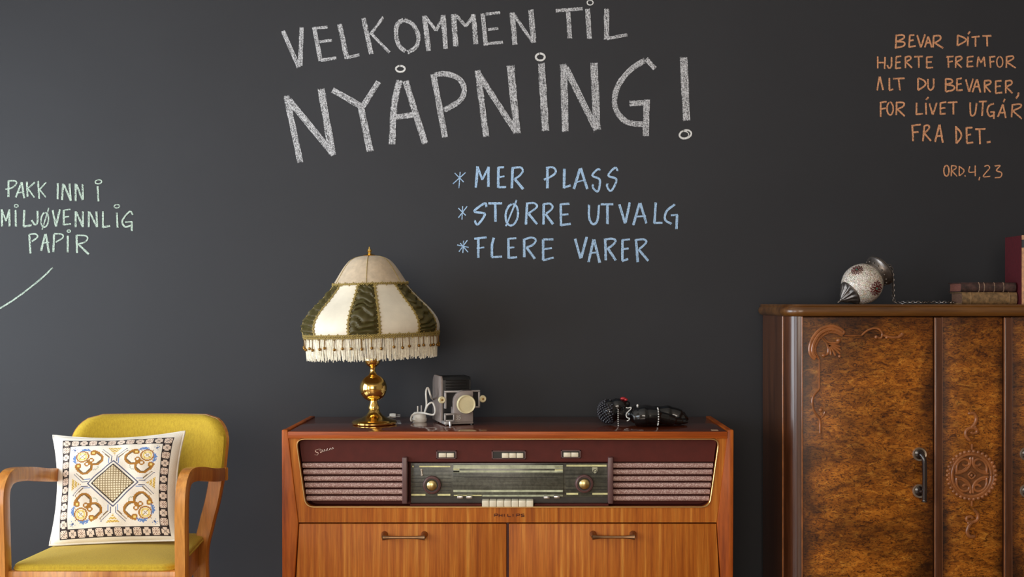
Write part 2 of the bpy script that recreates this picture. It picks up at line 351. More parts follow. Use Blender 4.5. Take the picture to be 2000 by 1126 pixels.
chalk_word('orange chalk words ALT DU BEVARER', '98,350 80,445|100,350 122,443|165,360 165,445|165,445 190,438|190,365 270,362|228,365 238,445|362,360 362,445|362,360 405,380 410,410 362,445|430,365 432,425 450,442 468,420 470,362|552,365 552,452|550,365 590,370 595,390 555,405|555,405 605,415 605,440 552,455|630,365 628,448|630,368 662,362|628,405 660,400|628,446 668,442|690,370 712,455|740,365 714,455|'
 '765,370 735,458|768,370 790,460|745,420 785,418|818,378 820,460|815,380 855,378 858,398 822,415|822,415 860,458|895,380 895,465|895,382 935,378|895,420 930,415|895,465 940,460|965,380 965,465|962,382 1000,378 1005,400 968,420|968,420 1010,465|1052,460 1050,480 1035,500', *Z5, M_CH_O, wall_back, 14)
chalk_word('orange chalk words FOR LIVET UTGÅR', '105,530 105,628|100,530 145,522|105,572 140,568|13e:170,570 21,44|215,525 212,615|212,528 262,530 260,555 218,575|218,572 270,622|352,530 350,612|350,610 395,605|415,530 418,612|432,492 418,510|440,535 462,612|490,530 464,612|515,530 515,610|515,532 555,525|515,570 548,565|515,608 550,605|565,530 632,525|605,530 605,610|'
 '720,525 722,600 735,620 755,600 765,530|780,522 835,520|808,525 802,620|885,535 850,550 838,590 855,622 882,615|860,595 888,592|885,592 882,640|945,540 910,628|945,540 965,635|918,600 962,595|958,505 948,525|1010,540 1005,630|1005,545 1065,540 1065,560 1012,585|1012,585 1075,640', *Z5, M_CH_O, wall_back, 14)
chalk_word('orange chalk words FRA DET', '322,682 328,795|320,688 380,680|325,735 365,730|405,685 395,795|402,690 430,685 438,705 405,740|405,740 450,792|508,680 478,800|510,680 532,805|485,762 525,755|622,690 625,810|620,695 655,735 655,770 625,810|695,700 698,808|695,702 735,700|696,752 725,748|698,808 740,802|755,712 825,710|785,712 788,815|835,802 860,798', *Z5, M_CH_O, wall_back, 15)
chalk_word('small orange chalk reference ORD. 4,23', '11e:557,997 18,37|592,960 590,1035|590,962 620,965 622,980 595,998|595,998 630,1035|645,965 645,1032|642,965 675,990 672,1010 645,1032|683,1028 686,1036|718,965 712,1005 758,1005|755,960 755,1035|785,1040 780,1062|815,970 840,960 852,980 810,1035 860,1035|885,965 925,962 900,995 935,1010 928,1040 885,1045', *Z5, M_CH_O, wall_back, 10)
# ------------------------------------------------------------------ radiogram console
KC = 3.0/F; CXP = 991.5; YF = 3.0-DW; ZTOP = CZ-(842-PY)*KC
def cp(px, py, y=0): return Vector(((px-PX)*KC, YF+y, CZ-(py-PY)*KC))
M_DOOR = wood('mahogany_ribbon', [(.30, (150, 74, 12)), (.45, (182, 98, 22)), (.56, (196, 114, 32)), (.70, (220, 146, 58))], (1, 1, .03), .5, .0, 80, .08)
M_SIDE = wood('mahogany_frame', [(.3, (138, 60, 16)), (.5, (180, 88, 22)), (.7, (200, 112, 34))], (1, .4, .08), .5, .06, 30, .3)
M_TOPW = wood('polished_mahogany_top', [(.3, (84, 36, 20)), (.5, (106, 48, 26)), (.7, (122, 60, 34))], (.05, 1, 1), .16, .6, 34, .3, .02)
M_RAIL = wood('mahogany_edge', [(.3, (154, 68, 16)), (.5, (188, 92, 28)), (.7, (208, 114, 44))], (.04, 1, 1), .42, .06, 40, .3)
M_MAROON = plain('maroon_panel', (86, 33, 26), .55, var=.05)
M_MAROON.node_tree.nodes['Principled BSDF'].inputs['Specular IOR Level'].default_value = .2
M_GOLD = Mat('brass_trim', (214, 178, 120), .3, 1).m
M_IVORY = plain('ivory_key', (232, 222, 196), .35, var=.04, coat=.2)
M_BLACK = plain('black_plastic', (16, 15, 15), .35, var=.1)
M_PLUM = plain('plum_plastic', (96, 66, 64), .35, var=.06)
M_LINE = plain('pale_dial_print', (226, 222, 160), .4, var=.1, scale=60)
M_LINE2 = plain('grey_green_dial_print', (184, 188, 156), .4, var=.15, scale=50)
def slat_mat():
    m = Mat('mauve_grille_cloth', (168, 132, 122), .6)
    c = m.coords(); v = m.n('ShaderNodeTexVoronoi'); v.inputs['Scale'].default_value = 330; m.l(c, 'Vector', v, 'Vector')
    r = m.ramp(v, 'Distance', [(.1, (226, 200, 188)), (.6, (158, 120, 112))]); m.col(r); m.bump(v, 'Distance', .3, .001); return m.m
M_SLAT = slat_mat()
def dial_mat():
    m = Mat('smoked_dial_glass', (72, 72, 64), .3, coat=.25)
    c = m.coords((.15, 1, 5)); a = m.noise(30, 5, .65, .5, c); c2 = m.coords((1, 1, .8), (0, .5, 0)); a2 = m.noise(70, 4, .7, 1.2, c2)
    r = m.ramp(a, 'Fac', [(.3, (58, 58, 50)), (.7, (112, 112, 98))]); r2 = m.ramp(a2, 'Fac', [(.35, (120, 120, 118)), (.65, (255, 255, 255))])
    x = m.mix(.6, (r, 'Color'), (r2, 'Color'), 'MULTIPLY'); m.col(x, 2); return m.m
M_DIAL = dial_mat()
def handle_mat():
    return Mat('bronze_handle', (150, 118, 88), .32, .9).m
M_BRONZE = handle_mat()
CD = .38
con = root('radiogram_console', cp(CXP, 0)*1, 'long mahogany radiogram console with built-in radio and two lower doors', 'console')
base_loc = Vector((cp(CXP, 0).x, YF+CD/2, 0)); con.location = base_loc; WM[con] = Matrix.Translation(base_loc)
ZB = .17
# side panels: widest at the seam
for sgn in (-1, 1):
    def X(h): return (CXP+sgn*h-PX)*KC
    zs = [CZ-(839-PY)*KC, CZ-(1021-PY)*KC, ZB]
    poly = [(X(441.5), zs[0]), (X(430), zs[0]), (X(409), zs[1]), (X(426), ZB), (X(440), ZB)]
    B().prism(poly, lambda x, z: (x, YF, z), lambda x, z: (x, YF+.03, z), .0025).done('side_edge', M_SIDE, con)
    xi, xo = sorted((X(430), X(441.5)))
    B().box((xi, YF+.0302, ZB), (xo, YF+CD, zs[0]-.0015), .002).done('side_panel', M_SIDE, con)
hx = lambda h: (CXP+h-PX)*KC
# carcass: floor, back
B().box((hx(-428), YF+.02, ZB+.002), (hx(428), YF+CD-.004, ZB+.02)).done('bottom_board', M_SIDE, con)
B().box((hx(-428), YF+CD-.012, ZB+.021), (hx(428), YF+CD-.004, ZTOP-.02)).done('back_board', M_SIDE, con)
top = B().box((hx(-429), YF+.001, ZTOP-.0185), (hx(429), YF+CD-.002, ZTOP), .0025).done('table_top', M_TOPW, con)
B().box((hx(-429), YF-.001, ZTOP-.0185), (hx(429), YF+.0008, ZTOP-.0005), .0006).done('front_edging', M_RAIL, top)
B().box((hx(401), YF+.018, ZTOP+.0001), (hx(414), YF+.036, ZTOP+.0012), .0004).done('paper_tag', plain('paper_tag', (178, 150, 122), .6), con, label='small beige tag on the table top')
# fascia with rounded opening
def rtrap(ht, hb, yt, yb, r, n=6):
    cs = [(-ht, yt), (ht, yt), (hb, yb), (-hb, yb)]; out = []
    for i in range(4):
        p, a, c = Vector(cs[i]), Vector(cs[i-1]), Vector(cs[(i+1) % 4])
        u, v = (a-p).normalized(), (c-p).normalized()
        for k in range(n+1):
            t = k/n; q0, q1 = p+u*r, p+v*r
            out.append(((1-t)**2)*q0+2*t*(1-t)*p+t*t*q1)
    return out
inner = rtrap(414, 395, 857, 990, 17)
def cast(poly, ang, c=(0, 925)):
    d = Vector((math.cos(ang), math.sin(ang))); c = Vector(c); best = None
    for i in range(len(poly)):
        a, e = Vector(poly[i-1])-c, Vector(poly[i])-Vector(poly[i-1])
        den = d.x*e.y-d.y*e.x
        if abs(den) < 1e-9: continue
        t = (a.x*e.y-a.y*e.x)/den; u = (a.x*d.y-a.y*d.x)/den
        if t > 0 and -1e-6 <= u <= 1+1e-6: best = t if best is None else min(best, t)
    return c+d*best
outer = [(-428.5, 855.4), (428.5, 855.4), (408.5, 1020), (-408.5, 1020)]
angs = sorted([math.atan2(p[1]-925, p[0]) for p in list(inner)+outer])
bm = bmesh.new(); L = []
for a in angs:
    i, o = cast(inner, a), cast(outer, a)
    L.append([bm.verts.new(cp(CXP+q.x, q.y, y)) for q, y in ((i, .004), (o, .004), (i, .022), (o, .022))])
for k in range(len(L)):
    A, C = L[k-1], L[k]
    for q in ((0, 1), (1, 3), (3, 2), (2, 0)):
        bm.faces.new((A[q[0]], C[q[0]], C[q[1]], A[q[1]]))
bmesh.ops.remove_doubles(bm, verts=bm.verts, dist=1e-7); bmesh.ops.recalc_face_normals(bm, faces=bm.faces)
b = B(); b.merge(bm); fascia = b.done('fascia', M_DOOR, con)
B().tube([cp(CXP+p.x, p.y, .003) for p in rtrap(414, 395, 857, 990, 17)], .0021, 8, closed=True).done('brass_trim', M_GOLD, fascia)
# recess: walls and maroon back
bm = bmesh.new(); A = [bm.verts.new(cp(CXP+p.x, p.y, .022)) for p in inner]; C = [bm.verts.new(cp(CXP+p.x*.997, p.y, .052)) for p in inner]
for k in range(len(A)): bm.faces.new((A[k-1], A[k], C[k], C[k-1]))
bm.faces.new(C); bmesh.ops.recalc_face_normals(bm, faces=bm.faces)
b = B(); b.merge(bm); rec = b.done('recess', M_MAROON, con)
# upper maroon board, leaning back slightly
B().prism([(-411, 860), (411, 860), (404.5, 903), (-404.5, 903)], lambda x, y: cp(CXP+x, y, .020+(903-y)*.0001), lambda x, y: cp(CXP+x, y, .050)).done('maroon_panel', M_MAROON, con)
# grille slats
for sgn in (-1, 1):
    for i in range(6):
        yc = 910.5+i*13; xo = 404-(yc-905)*.12; xi = 206
        x0, x1 = CXP+sgn*xo, CXP+sgn*xi
        c0, c1 = cp(x0, yc, .024), cp(x1, yc, .024)
        b = B(); b.tube([c0, c1], .0070, 10, ry=.0069, up=(0, 0, 1)); b.done('grille_slat', M_SLAT, con)
    xp = CXP+sgn*201.5
    B().box(cp(xp-5, 984, .004), cp(xp+5, 893, .046), .0022, 3).done('grille_post', M_PLUM, con)
# key banks on the maroon board
def bank(x0, x1, y0, y1, keys, dark=0):
    fr = B()
    for (a, c, e, f) in ((x0, x1, y0, y0+2), (x0, x1, y1-2, y1), (x0, x0+2.5, y0, y1), (x1-2.5, x1, y0, y1)):
        fr.box(cp(a, f, .016), cp(c, e, .024), .0005, 1)
    k = fr.done('key_bank_frame', M_PLUM, con)
    B().box(cp(x0+2, y1-1.5, .0195), cp(x1-2, y0+1.5, .023)).done('key_slot', M_BLACK, k)
    xs0 = x0+4.5+dark; wd = (x1-4.5-xs0)/keys
    for i in range(keys): B().box(cp(xs0+i*wd+.5, y1-3, .012), cp(xs0+(i+1)*wd-.5, y0+4.5, .021), .0012).done('push_key', M_IVORY, k)
bank(851, 891, 881, 897, 2); bank(960, 1027, 881, 898, 3, 15); bank(1096, 1135, 880, 896, 2)
# dial
dial = B().box(cp(800, 985, .030), cp(1189, 907, .040), .0005).done('dial_panel', M_DIAL, con)
def dline(x0, x1, y0, y1, m=M_LINE, nm='dial_line', y=.0285): B().box(cp(x0, y1, y), cp(x1, y0, .0305)).done(nm, m, dial)
mid = B().box(cp(883, 969, .0265), cp(1101, 909, .0300), .0008).done('tuning_scale', M_DIAL, con)
def sline(x0, x1, y0, y1, m=M_LINE): B().box(cp(x0, y1, .0262), cp(x1, y0, .0266)).done('scale_line', m, mid)
sline(884, 1100, 911, 913.5, M_LINE2); sline(884, 1100, 914, 917.5, M_LINE2); sline(884, 896, 917.8, 919.4); sline(884, 1100, 921, 925, M_LINE2); sline(884, 1100, 959.5, 963.5, M_LINE2); sline(1084, 1100, 913, 915); sline(1084, 1100, 919, 921); sline(884, 896, 922, 924.5); sline(884, 960, 933, 933.7, M_BLACK); sline(905, 1090, 934.5, 935.5, M_BLACK)
for a in ((803, 806, 912, 915), (817, 878, 912, 915), (801, 829, 967.5, 971), (853, 878, 967.5, 971), (1107, 1186, 910, 913.5), (1107, 1130, 965.5, 969), (1158, 1188, 965.5, 969)): dline(*a)
dline(885, 940, 968, 971.5); dline(941, 1100, 967, 972.5, M_LINE2)
for yy in (930, 937, 945, 953, 960): dline(802, 880, yy, yy+.6, M_BLACK); dline(1106, 1186, yy-1, yy-.4, M_BLACK)
dline(801, 1188, 974, 985, plain('dial_lower_edge', (50, 46, 40), .4))
for px, py in ((842, 949.5), (1142, 947)):
    c = cp(px, py, .030); R = Matrix.Translation(c) @ Matrix.Rotation(PI/2, 4, 'X')
    kn = B().lathe([(.0245, 0), (.0250, .004), (.0235, .009), (.020, .0105), (.0185, .009), (.015, .009)], 40, R).done('tuning_knob', M_PLUM, con)
    B().lathe([(.0145, .0085), (.0143, .0125), (.012, .0150), (0, .0175)], 32, R).done('knob_cap', Mat('satin_gold', (226, 204, 140), .28, 1).m, kn)
    B().lathe([(.0175, .0088), (.0175, .0094), (.0150, .0094)], 32, R).done('knob_groove', M_BLACK, kn)
# shield emblem and small left emblem on the dial
c = cp(1163, 921, .0278); sh = [(-5, -6), (5, -6), (5, 2), (3, 5), (0, 7), (-3, 5), (-5, 2)]
em = B().prism(sh, lambda x, z: c+Vector((x*KC, 0, -z*KC)), lambda x, z: c+Vector((x*KC, .003, -z*KC))).done('shield_emblem', plain('emblem_grey', (170, 168, 140), .4), dial)
b = B().tube([c+Vector((4*KC*math.cos(t), -.0004, -KC*2+4*KC*math.sin(t))) for t in [2*PI*k/16 for k in range(16)]], .0006, 5, closed=True)
b.tube(crom([c+Vector((x*KC, -.0004, -z*KC)) for x, z in ((-4, 3), (-1.5, .5), (1.5, 3), (4, 1))], 4), .0006, 5)
for dx, dz in ((-2.5, -4.2), (2.5, -4.2)): b.ball(c+Vector((dx*KC, -.0003, -dz*KC)), .0007, 6, 4)
b.done('emblem_relief', M_BLACK, em)
b = B().tube([cp(821, 919, .029), cp(822, 931, .029)], .002, 8).ball(cp(821, 920, .029), .0032, 10, 6).ball(cp(822, 930, .029), .0034, 10, 6)
b.done('dial_emblem', plain('emblem_cream', (214, 204, 188), .4), dial)
# piano keys and levers under the dial
for i in range(7): B().box(cp(941.6+i*14.4, 989, -.004), cp(955.3+i*14.4, 976.5, .026), .0018, 3).done('piano_key', M_IVORY, con)
M_SIL = Mat('silver_lever', (200, 198, 194), .25, .9).m
for px, py in ((898, 972.5), (916, 972.5), (1068, 973), (1088, 972)): B().box(cp(px-6, py+3, .016), cp(px+6, py-2.5, .03), .0015).done('lever', M_SIL, con)
B().box(cp(800, 988, .010), cp(940, 985.5, .045)).done('recess_ledge', M_MAROON, rec)
B().box(cp(1044, 988, .010), cp(1189, 985.5, .045)).done('recess_ledge', M_MAROON, rec)
# lettering
def letters(strokes, org, sx, sz, y, r, mat, nm, parent, lab):
    b = B()
    for st in strokes:
        p = [cp(org[0]+x*sx, org[1]+z*sz, y) for x, z in st]
        b.tube(crom(p, 4) if len(p) > 2 else p, r, 6)
    return b.done(nm, mat, parent, label=lab)
G = {'P': [[(0, 1), (0, 0), (1, 0), (1, .5), (0, .5)]], 'H': [[(0, 0), (0, 1)], [(1, 0), (1, 1)], [(0, .5), (1, .5)]], 'I': [[(.5, 0), (.5, 1)]], 'L': [[(0, 0), (0, 1)], [(0, 1), (1, 1)]],
     'S': [[(1, 0), (0, .1), (.1, .5), (.9, .5), (1, .9), (0, 1)]]}
xx = 965.5; b = B()
for ch in 'PHILIPS':
    wd = 2.5 if ch == 'I' else 6
    for st in G[ch]:
        for i in range(len(st)-1): b.tube([cp(xx+st[k][0]*wd, 1003.5+st[k][1]*5.2, .0038) for k in (i, i+1)], .0011, 5)
    xx += 9 if ch != 'I' else 8
b.done('maker_name', plain('dark_red_lettering', (70, 18, 8), .5), fascia, label='dark PHILIPS letters on the wooden fascia')
st = [[(620, 878), (613, 881), (614, 884), (618.5, 886), (617, 890), (611.5, 889)], [(622, 877), (623, 885), (627, 883), (628, 879.5), (625.5, 883), (630, 883), (631, 879), (633.5, 882), (635.5, 880.5), (637, 877.5), (635.5, 881), (640, 880.5), (642.5, 876.5), (641, 880), (645, 878.5), (647, 875), (649, 877), (646.5, 878.5), (645, 877)], [(620.5, 880.5), (626, 879)]]
b = B()
for s in st: b.tube(crom([cp(x, z, .019+(903-z)*.0001) for x, z in s], 4), .00065, 6)
b.done('stereo_script', Mat('script_gold', (216, 190, 176), .3, .7).m, con, label='small gold script reading Stereo')
for m_ in (M_DOOR, M_SIDE, M_RAIL): m_.node_tree.nodes['Principled BSDF'].inputs['Specular IOR Level'].default_value = .28
# doors
zd0 = ZB+.021
for x0, x1, hxp, hy in ((-408, -2.6, 789.5, 1046), (2.6, 408, 1197.5, 1045)):
    poly = [(x0, 1023), (x1, 1023), (x1 if x1 < 0 else x1+12, 1240), (x0 if x0 > 0 else x0-12, 1240)]
    poly = [(p, min(q, PY+(CZ-zd0)/KC)) for p, q in poly]
    dr = B().prism(poly, lambda x, y: cp(CXP+x, y, .005), lambda x, y: cp(CXP+x, y, .022), .0012).done('door', M_DOOR, con)
    pts = [cp(hxp+q, hy+1, -.014) for q in (-41, -38, -24, 0, 24, 38, 41)]
    rr = [.0078, .0070, .0042, .0036, .0042, .0070, .0078]
    h = B().tube(crom(pts, 4), [rr[min(6, int(k/4))]*(1-(k % 4)/4)+rr[min(6, int(k/4)+1)]*((k % 4)/4) for k in range(25)], 10, up=(0, 0, 1), ry=None)
    for sg in (-1, 1): h.tube([cp(hxp+sg*38.5, hy+.5, -.014), cp(hxp+sg*39, hy-1.5, -.005), cp(hxp+sg*39, hy-2, .0052)], [.0060, .0075, .0095], 14)
    h.done('handle', M_BRONZE, dr)
B().box(cp(CXP-2.2, 1235, .012), cp(CXP+2.2, 1022, .021)).done('centre_gap', plain('dark_red_gap', (70, 22, 18), .5), con)
# legs
for sx in (-1, 1):
    for yy in (.05, CD-.05):
        c = Vector((hx(sx*380), YF+yy, 0)); b = B().tube([c, c+Vector((-sx*.012, 0, ZB+.001))], [.012, .020], 14); b.done('leg', M_SIDE, con)
def tabled(py):  # distance at which the console top is seen at row py
    return (CZ-ZTOP)*F/(py-PY)
# ------------------------------------------------------------------ carved cabinet on the right
KW = 3.06/F; YW = 3.06-DW; WTOP = CZ-(594-PY)*KW; WCX = (1900-PX)*KW; WH = .503
def wp(px, py, y=0): return Vector(((px-PX)*KW, YW+y, CZ-(py-PY)*KW))
YWB = -.04
def burl(name, dark):
    m = Mat(name, (130, 80, 35), .4, coat=.06, spec=.35)
    c = m.coords((1, 1, 2.6)); a = m.noise(34, 6, .68, 1.1, c); c2 = m.coords((.8, 1, 1.1)); a2 = m.noise(9, 4, .6, .8, c2)
    c3 = m.coords((1, 1, 2.2)); v = m.noise(58, 3, .62, 2.6, c3)
    r = m.ramp(a, 'Fac', [(.30, (88, 44, 8)), (.44, (160, 92, 22)), (.56, (194, 120, 36)), (.72, (226, 160, 66))])
    r2 = m.ramp(a2, 'Fac', [(.32, (92, 78, 72)), (.62, (255, 250, 240))])
    r3 = m.ramp(v, 'Fac', [(.40, (76, 38, 20)), (.48, (255, 255, 255))])
    x = m.mix(.75, (r, 'Color'), (r2, 'Color'), 'MULTIPLY'); y = m.n('ShaderNodeMix', data_type='RGBA', blend_type='MULTIPLY'); y.inputs[0].default_value = .75
    m.nt.links.new(x.outputs[2], y.inputs[6]); m.nt.links.new(r3.outputs[0], y.inputs[7])
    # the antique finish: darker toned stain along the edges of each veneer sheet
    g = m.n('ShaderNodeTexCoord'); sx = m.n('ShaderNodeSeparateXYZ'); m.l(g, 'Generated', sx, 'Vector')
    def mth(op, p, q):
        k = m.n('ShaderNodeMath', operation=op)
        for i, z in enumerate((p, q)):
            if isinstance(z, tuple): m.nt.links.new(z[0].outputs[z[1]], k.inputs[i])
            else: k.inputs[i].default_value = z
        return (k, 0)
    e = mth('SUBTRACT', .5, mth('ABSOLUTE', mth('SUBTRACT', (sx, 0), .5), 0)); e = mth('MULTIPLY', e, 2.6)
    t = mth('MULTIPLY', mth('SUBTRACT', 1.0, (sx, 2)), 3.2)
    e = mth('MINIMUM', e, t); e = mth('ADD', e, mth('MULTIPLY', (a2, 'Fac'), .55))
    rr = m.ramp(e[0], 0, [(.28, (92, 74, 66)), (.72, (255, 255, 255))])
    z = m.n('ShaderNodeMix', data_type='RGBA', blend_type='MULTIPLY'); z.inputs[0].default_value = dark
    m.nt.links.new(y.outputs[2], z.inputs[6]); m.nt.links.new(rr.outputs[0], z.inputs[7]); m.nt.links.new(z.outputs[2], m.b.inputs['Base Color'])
    return m.m
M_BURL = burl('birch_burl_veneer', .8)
M_WAL = wood('dark_walnut', [(.3, (66, 36, 20)), (.5, (88, 50, 28)), (.7, (106, 62, 36))], (1, 1, .07), .3, .4, 26, .3)
M_WALT = wood('walnut_top', [(.3, (74, 44, 18)), (.5, (102, 64, 26)), (.7, (128, 84, 38))], (.07, 1, 1), .3, .4, 26, .4)
M_CARVE = plain('carved_walnut', (148, 90, 48), .32, var=.15, coat=.3)
M_CARVB = plain('carved_ground', (104, 62, 28), .45, var=.3, scale=60)
war = root('carved_wardrobe', (WCX, (YW+YWB)/2, 0), 'burl veneered wardrobe with rounded corners and carved medallion', 'wardrobe')
ZBT = WTOP-.0325
def rc(x0, x1, yf, yb, rx, ry, n=8):
    """plan outline: square at the back, quarter-round front corners"""
    out = [(x0, yb)]
    for k in range(n+1): t = PI/2*k/n; out.append((x0+rx-rx*math.cos(t), yf+ry-ry*math.sin(t)))
    for k in range(n+1): t = PI/2*k/n; out.append((x1-rx+rx*math.sin(t), yf+ry-ry*math.cos(t)))
    out.append((x1, yb)); return out
# bullnosed top slab
prof = [(0, 0), (.004, .0), (.010, .004), (.013, .010), (.013, .016), (.011, .0225), (.007, .026), (.009, .029), (.006, .0325), (-.002, .0325)]
bm = bmesh.new(); rings = []
for o, z in prof:
    rings.append([bm.verts.new((x, y, ZBT+z)) for x, y in rc(WCX-WH-o, WCX+WH+o, YW-o, YWB, .043+o, .052+o)])
n = len(rings[0])
for i in range(len(rings)-1):
    for k in range(n): bm.faces.new((rings[i][k-1], rings[i][k], rings[i+1][k], rings[i+1][k-1]))
bm.faces.new(rings[-1]); bm.faces.new(rings[0][::-1]); bmesh.ops.recalc_face_normals(bm, faces=bm.faces)
b = B(); b.merge(bm); b.done('top_slab', M_WALT, war)
ZWB = .10
for sg in (-1, 1):   # sides and round corner columns
    xo = WCX+sg*WH; a, c = sorted((xo, xo-sg*.018))
    B().box((a, YW+.053, ZWB), (c, YWB, ZBT-.0005)).done('side_panel', M_WAL, war)
    pts = []
    for k in range(11): t = PI/2*k/10; pts.append((xo-sg*(.0375-.0375*math.cos(t)), YW+.052-.052*math.sin(t)))
    pts += [(xo-sg*.0375, YW+.03), (xo-sg*.019, YW+.052)]
    B().prism(pts, lambda x, y: (x, y, ZWB), lambda x, y: (x, y, ZBT-.0005)).done('corner_column', M_WAL, war)
    for (x, y) in ((xo+sg*.0008, YW+.0545), (xo-sg*.0395, YW-.0008)):
        B().tube([(x, y, ZWB), (x, y, ZBT-.001)], .0022, 8).done('corner_bead', M_CARVE, war)
B().box((WCX-WH+.02, YWB-.012, ZWB), (WCX+WH-.02, YWB-.002, ZBT-.001)).done('back_board', M_WAL, war)
B().box((WCX-WH+.02, YW+.055, ZWB), (WCX+WH-.02, YWB-.013, ZWB+.02)).done('bottom_board', M_WAL, war)
B().prism(rc(WCX-WH-.004, WCX+WH+.004, YW-.004, YWB, .045, .052), lambda x, y: (x, y, .03), lambda x, y: (x, y, ZWB-.0005)).done('plinth', M_WAL, war)
for sx in (-1, 1):
    for yy in (YW+.06, YWB-.05): B().tube([(WCX+sx*.44, yy, 0), (WCX+sx*.44, yy, .0295)], [.018, .026], 16).done('foot', M_WAL, war)
Wd = {}
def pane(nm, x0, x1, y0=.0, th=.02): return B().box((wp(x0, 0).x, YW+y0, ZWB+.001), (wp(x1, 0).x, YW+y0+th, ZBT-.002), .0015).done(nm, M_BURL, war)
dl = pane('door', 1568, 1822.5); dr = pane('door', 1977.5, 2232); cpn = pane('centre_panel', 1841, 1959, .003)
for x0, x1 in ((1824, 1840), (1960, 1976)):
    st = B().box((wp(x0, 0).x, YW-.006, ZWB+.001), (wp(x1, 0).x, YW+.02, ZBT-.002), .004, 3).done('stile', M_WAL, war)
    for x in (x0+1, x1-1): B().tube([wp(x, PY+(CZ-ZWB-.002)/KW, -.004), wp(x, PY+(CZ-ZBT+.003)/KW, -.004)], .0014, 6).done('stile_bead', M_CARVE, st)
# carvings: strokes in zoomed photo pixels
def carve(nm, parent, strokes, org, sc, y=-.0028, mirror=False, balls=(), flip=None, lab=None):
    b = B()
    def q(x, z, yy=0):
        px, py = org[0]+x/sc, org[1]+z/sc
        if mirror: px = 3800-px
        return wp(px, py, y+yy)
    for w0, pts in strokes:
        p = crom([q(x, z) for x, z in pts], 6) if len(pts) > 2 else [q(*pts[0]), q(*pts[1])]
        n = len(p); r = w0/sc*KW/2*1.55
        b.tube(p, [r*(1 if 0 < i < n-1 else .6) for i in range(n)], 8, up=(0, 1, 0), ry=r*.9)
    for x, z, r in balls: b.ball(q(x, z), (r/sc*KW, r/sc*KW*.8, r/sc*KW), 12, 8)
    return b.done(nm, M_CARVE, parent, label=lab)
Q6, Q7 = ((1570, 620), 4.895), ((1770, 790), 4.17)
arc_o = [(385, 140), (335, 98), (255, 78), (155, 110), (85, 190), (54, 280), (62, 350), (105, 398)]
arc_i = [(365, 172), (305, 142), (232, 142), (155, 192), (115, 262), (107, 330), (142, 395)]
co, ci = crom([(*p, 0) for p in arc_o], 4), crom([(*p, 0) for p in arc_i], 4)
ridges = []
for k in range(1, 15):
    t = k/15; p, r = co[int(t*(len(co)-1))], ci[int(t*(len(ci)-1))]; ridges.append((16, [(p.x, p.y), (r.x, r.y)]))
corner = [(20, arc_o), (16, arc_i), (26, [((a_.x+b_.x)/2, (a_.y+b_.y)/2) for a_, b_ in zip(co[::3], [ci[int(k*3/(len(co)-1)*(len(ci)-1))] for k in range(len(co[::3]))])])] + ridges + [(11, [(385, 172), (555, 168)]), (12, [(550, 168), (600, 125), (660, 102), (715, 110), (747, 150), (735, 192), (700, 190), (705, 175)]), (16, [(755, 165), (790, 178), (840, 188), (900, 186), (930, 165), (940, 145)]), (22, [(905, 183), (932, 165), (941, 148)]),
  (15, [(145, 395), (145, 685)]), (15, [(145, 680), (95, 740), (78, 800), (95, 890), (148, 970), (155, 1060), (155, 1110)]), (11, [(200, 890), (190, 925), (160, 960)])]
fan = [(15, [(165, 185), (205, 230), (230, 285), (228, 340), (190, 362)]), (15, [(170, 185), (215, 225), (270, 240), (335, 238)])] + [(15, [(232, 262), ((232+x)/2+6, (262+z)/2-6), (x, z)]) for x, z in ((345, 275), (348, 308), (345, 345), (300, 362), (255, 358))]
for d_, mr in ((dl, False), (dr, True)):
    carve('corner_carving', d_, corner, *Q6, mirror=mr, balls=[(160, 880, 20), (690, 185, 18), (790, 188, 16), (378, 140, 20)])
    carve('leaf_carving', d_, fan, *Q6, mirror=mr, balls=[(188, 360, 20), (330, 216, 24), (340, 368, 16)])
quad = [(15, [(520, 425), (518, 480), (490, 525), (440, 552), (395, 558)]), (14, [(408, 552), (408, 500), (430, 460), (470, 442), (505, 455), (510, 485), (480, 495), (455, 480)]), (10, [(400, 540), (450, 535), (500, 500)])]
rot = lambda x, z: (1060-x, z)
med = []
for fx in (0, 1):
    for fz in (0, 1):
        med += [(w0, [((1060-x if fx else x), (1144-z if fz else z)) for x, z in pts]) for w0, pts in quad]
ell = lambda a, c, n=28: [(530+a*math.cos(2*PI*k/n), 572+c*math.sin(2*PI*k/n)) for k in range(n+1)]
med += [(17, ell(160, 172)), (13, ell(182, 186)), (10, [(500, 572), (530, 545), (560, 572), (530, 600), (500, 572)])]
balls = [(530+197*math.cos(2*PI*k/34), 572+194*math.sin(2*PI*k/34), 17) for k in range(34)]+[(530, 572, 12)]
mdisc = B(); c = wp(1770+530/4.17, 790+572/4.17, 0)
mdisc.lathe([(0, .0005), (192/4.17*KW, .0005), (196/4.17*KW, -.001), (196/4.17*KW, -.004)], 48, Matrix.Translation(c) @ Matrix.Rotation(PI/2, 4, 'X') @ Matrix.Scale(1, 4))
md = mdisc.done('medallion', M_CARVB, cpn)
carve('medallion_carving', cpn, med, *Q7, y=-.0022, balls=balls)
up = [(17, [(535, 318), (535, 388)]), (17, [(518, 292), (486, 252), (490, 208), (528, 188), (570, 198), (572, 225), (540, 232), (528, 218)]), (19, [(528, 188), (555, 160), (572, 110), (552, 72), (515, 70)])]
carve('scroll_carving', cpn, up, *Q7, y=-.0002, balls=[(515, 70, 14), (560, 180, 14)])
carve('scroll_carving', cpn, [(w0, [(1068-x, 1142-z) for x, z in p]) for w0, p in up], *Q7, y=-.0002, balls=[(553, 1072, 14), (508, 962, 14)])
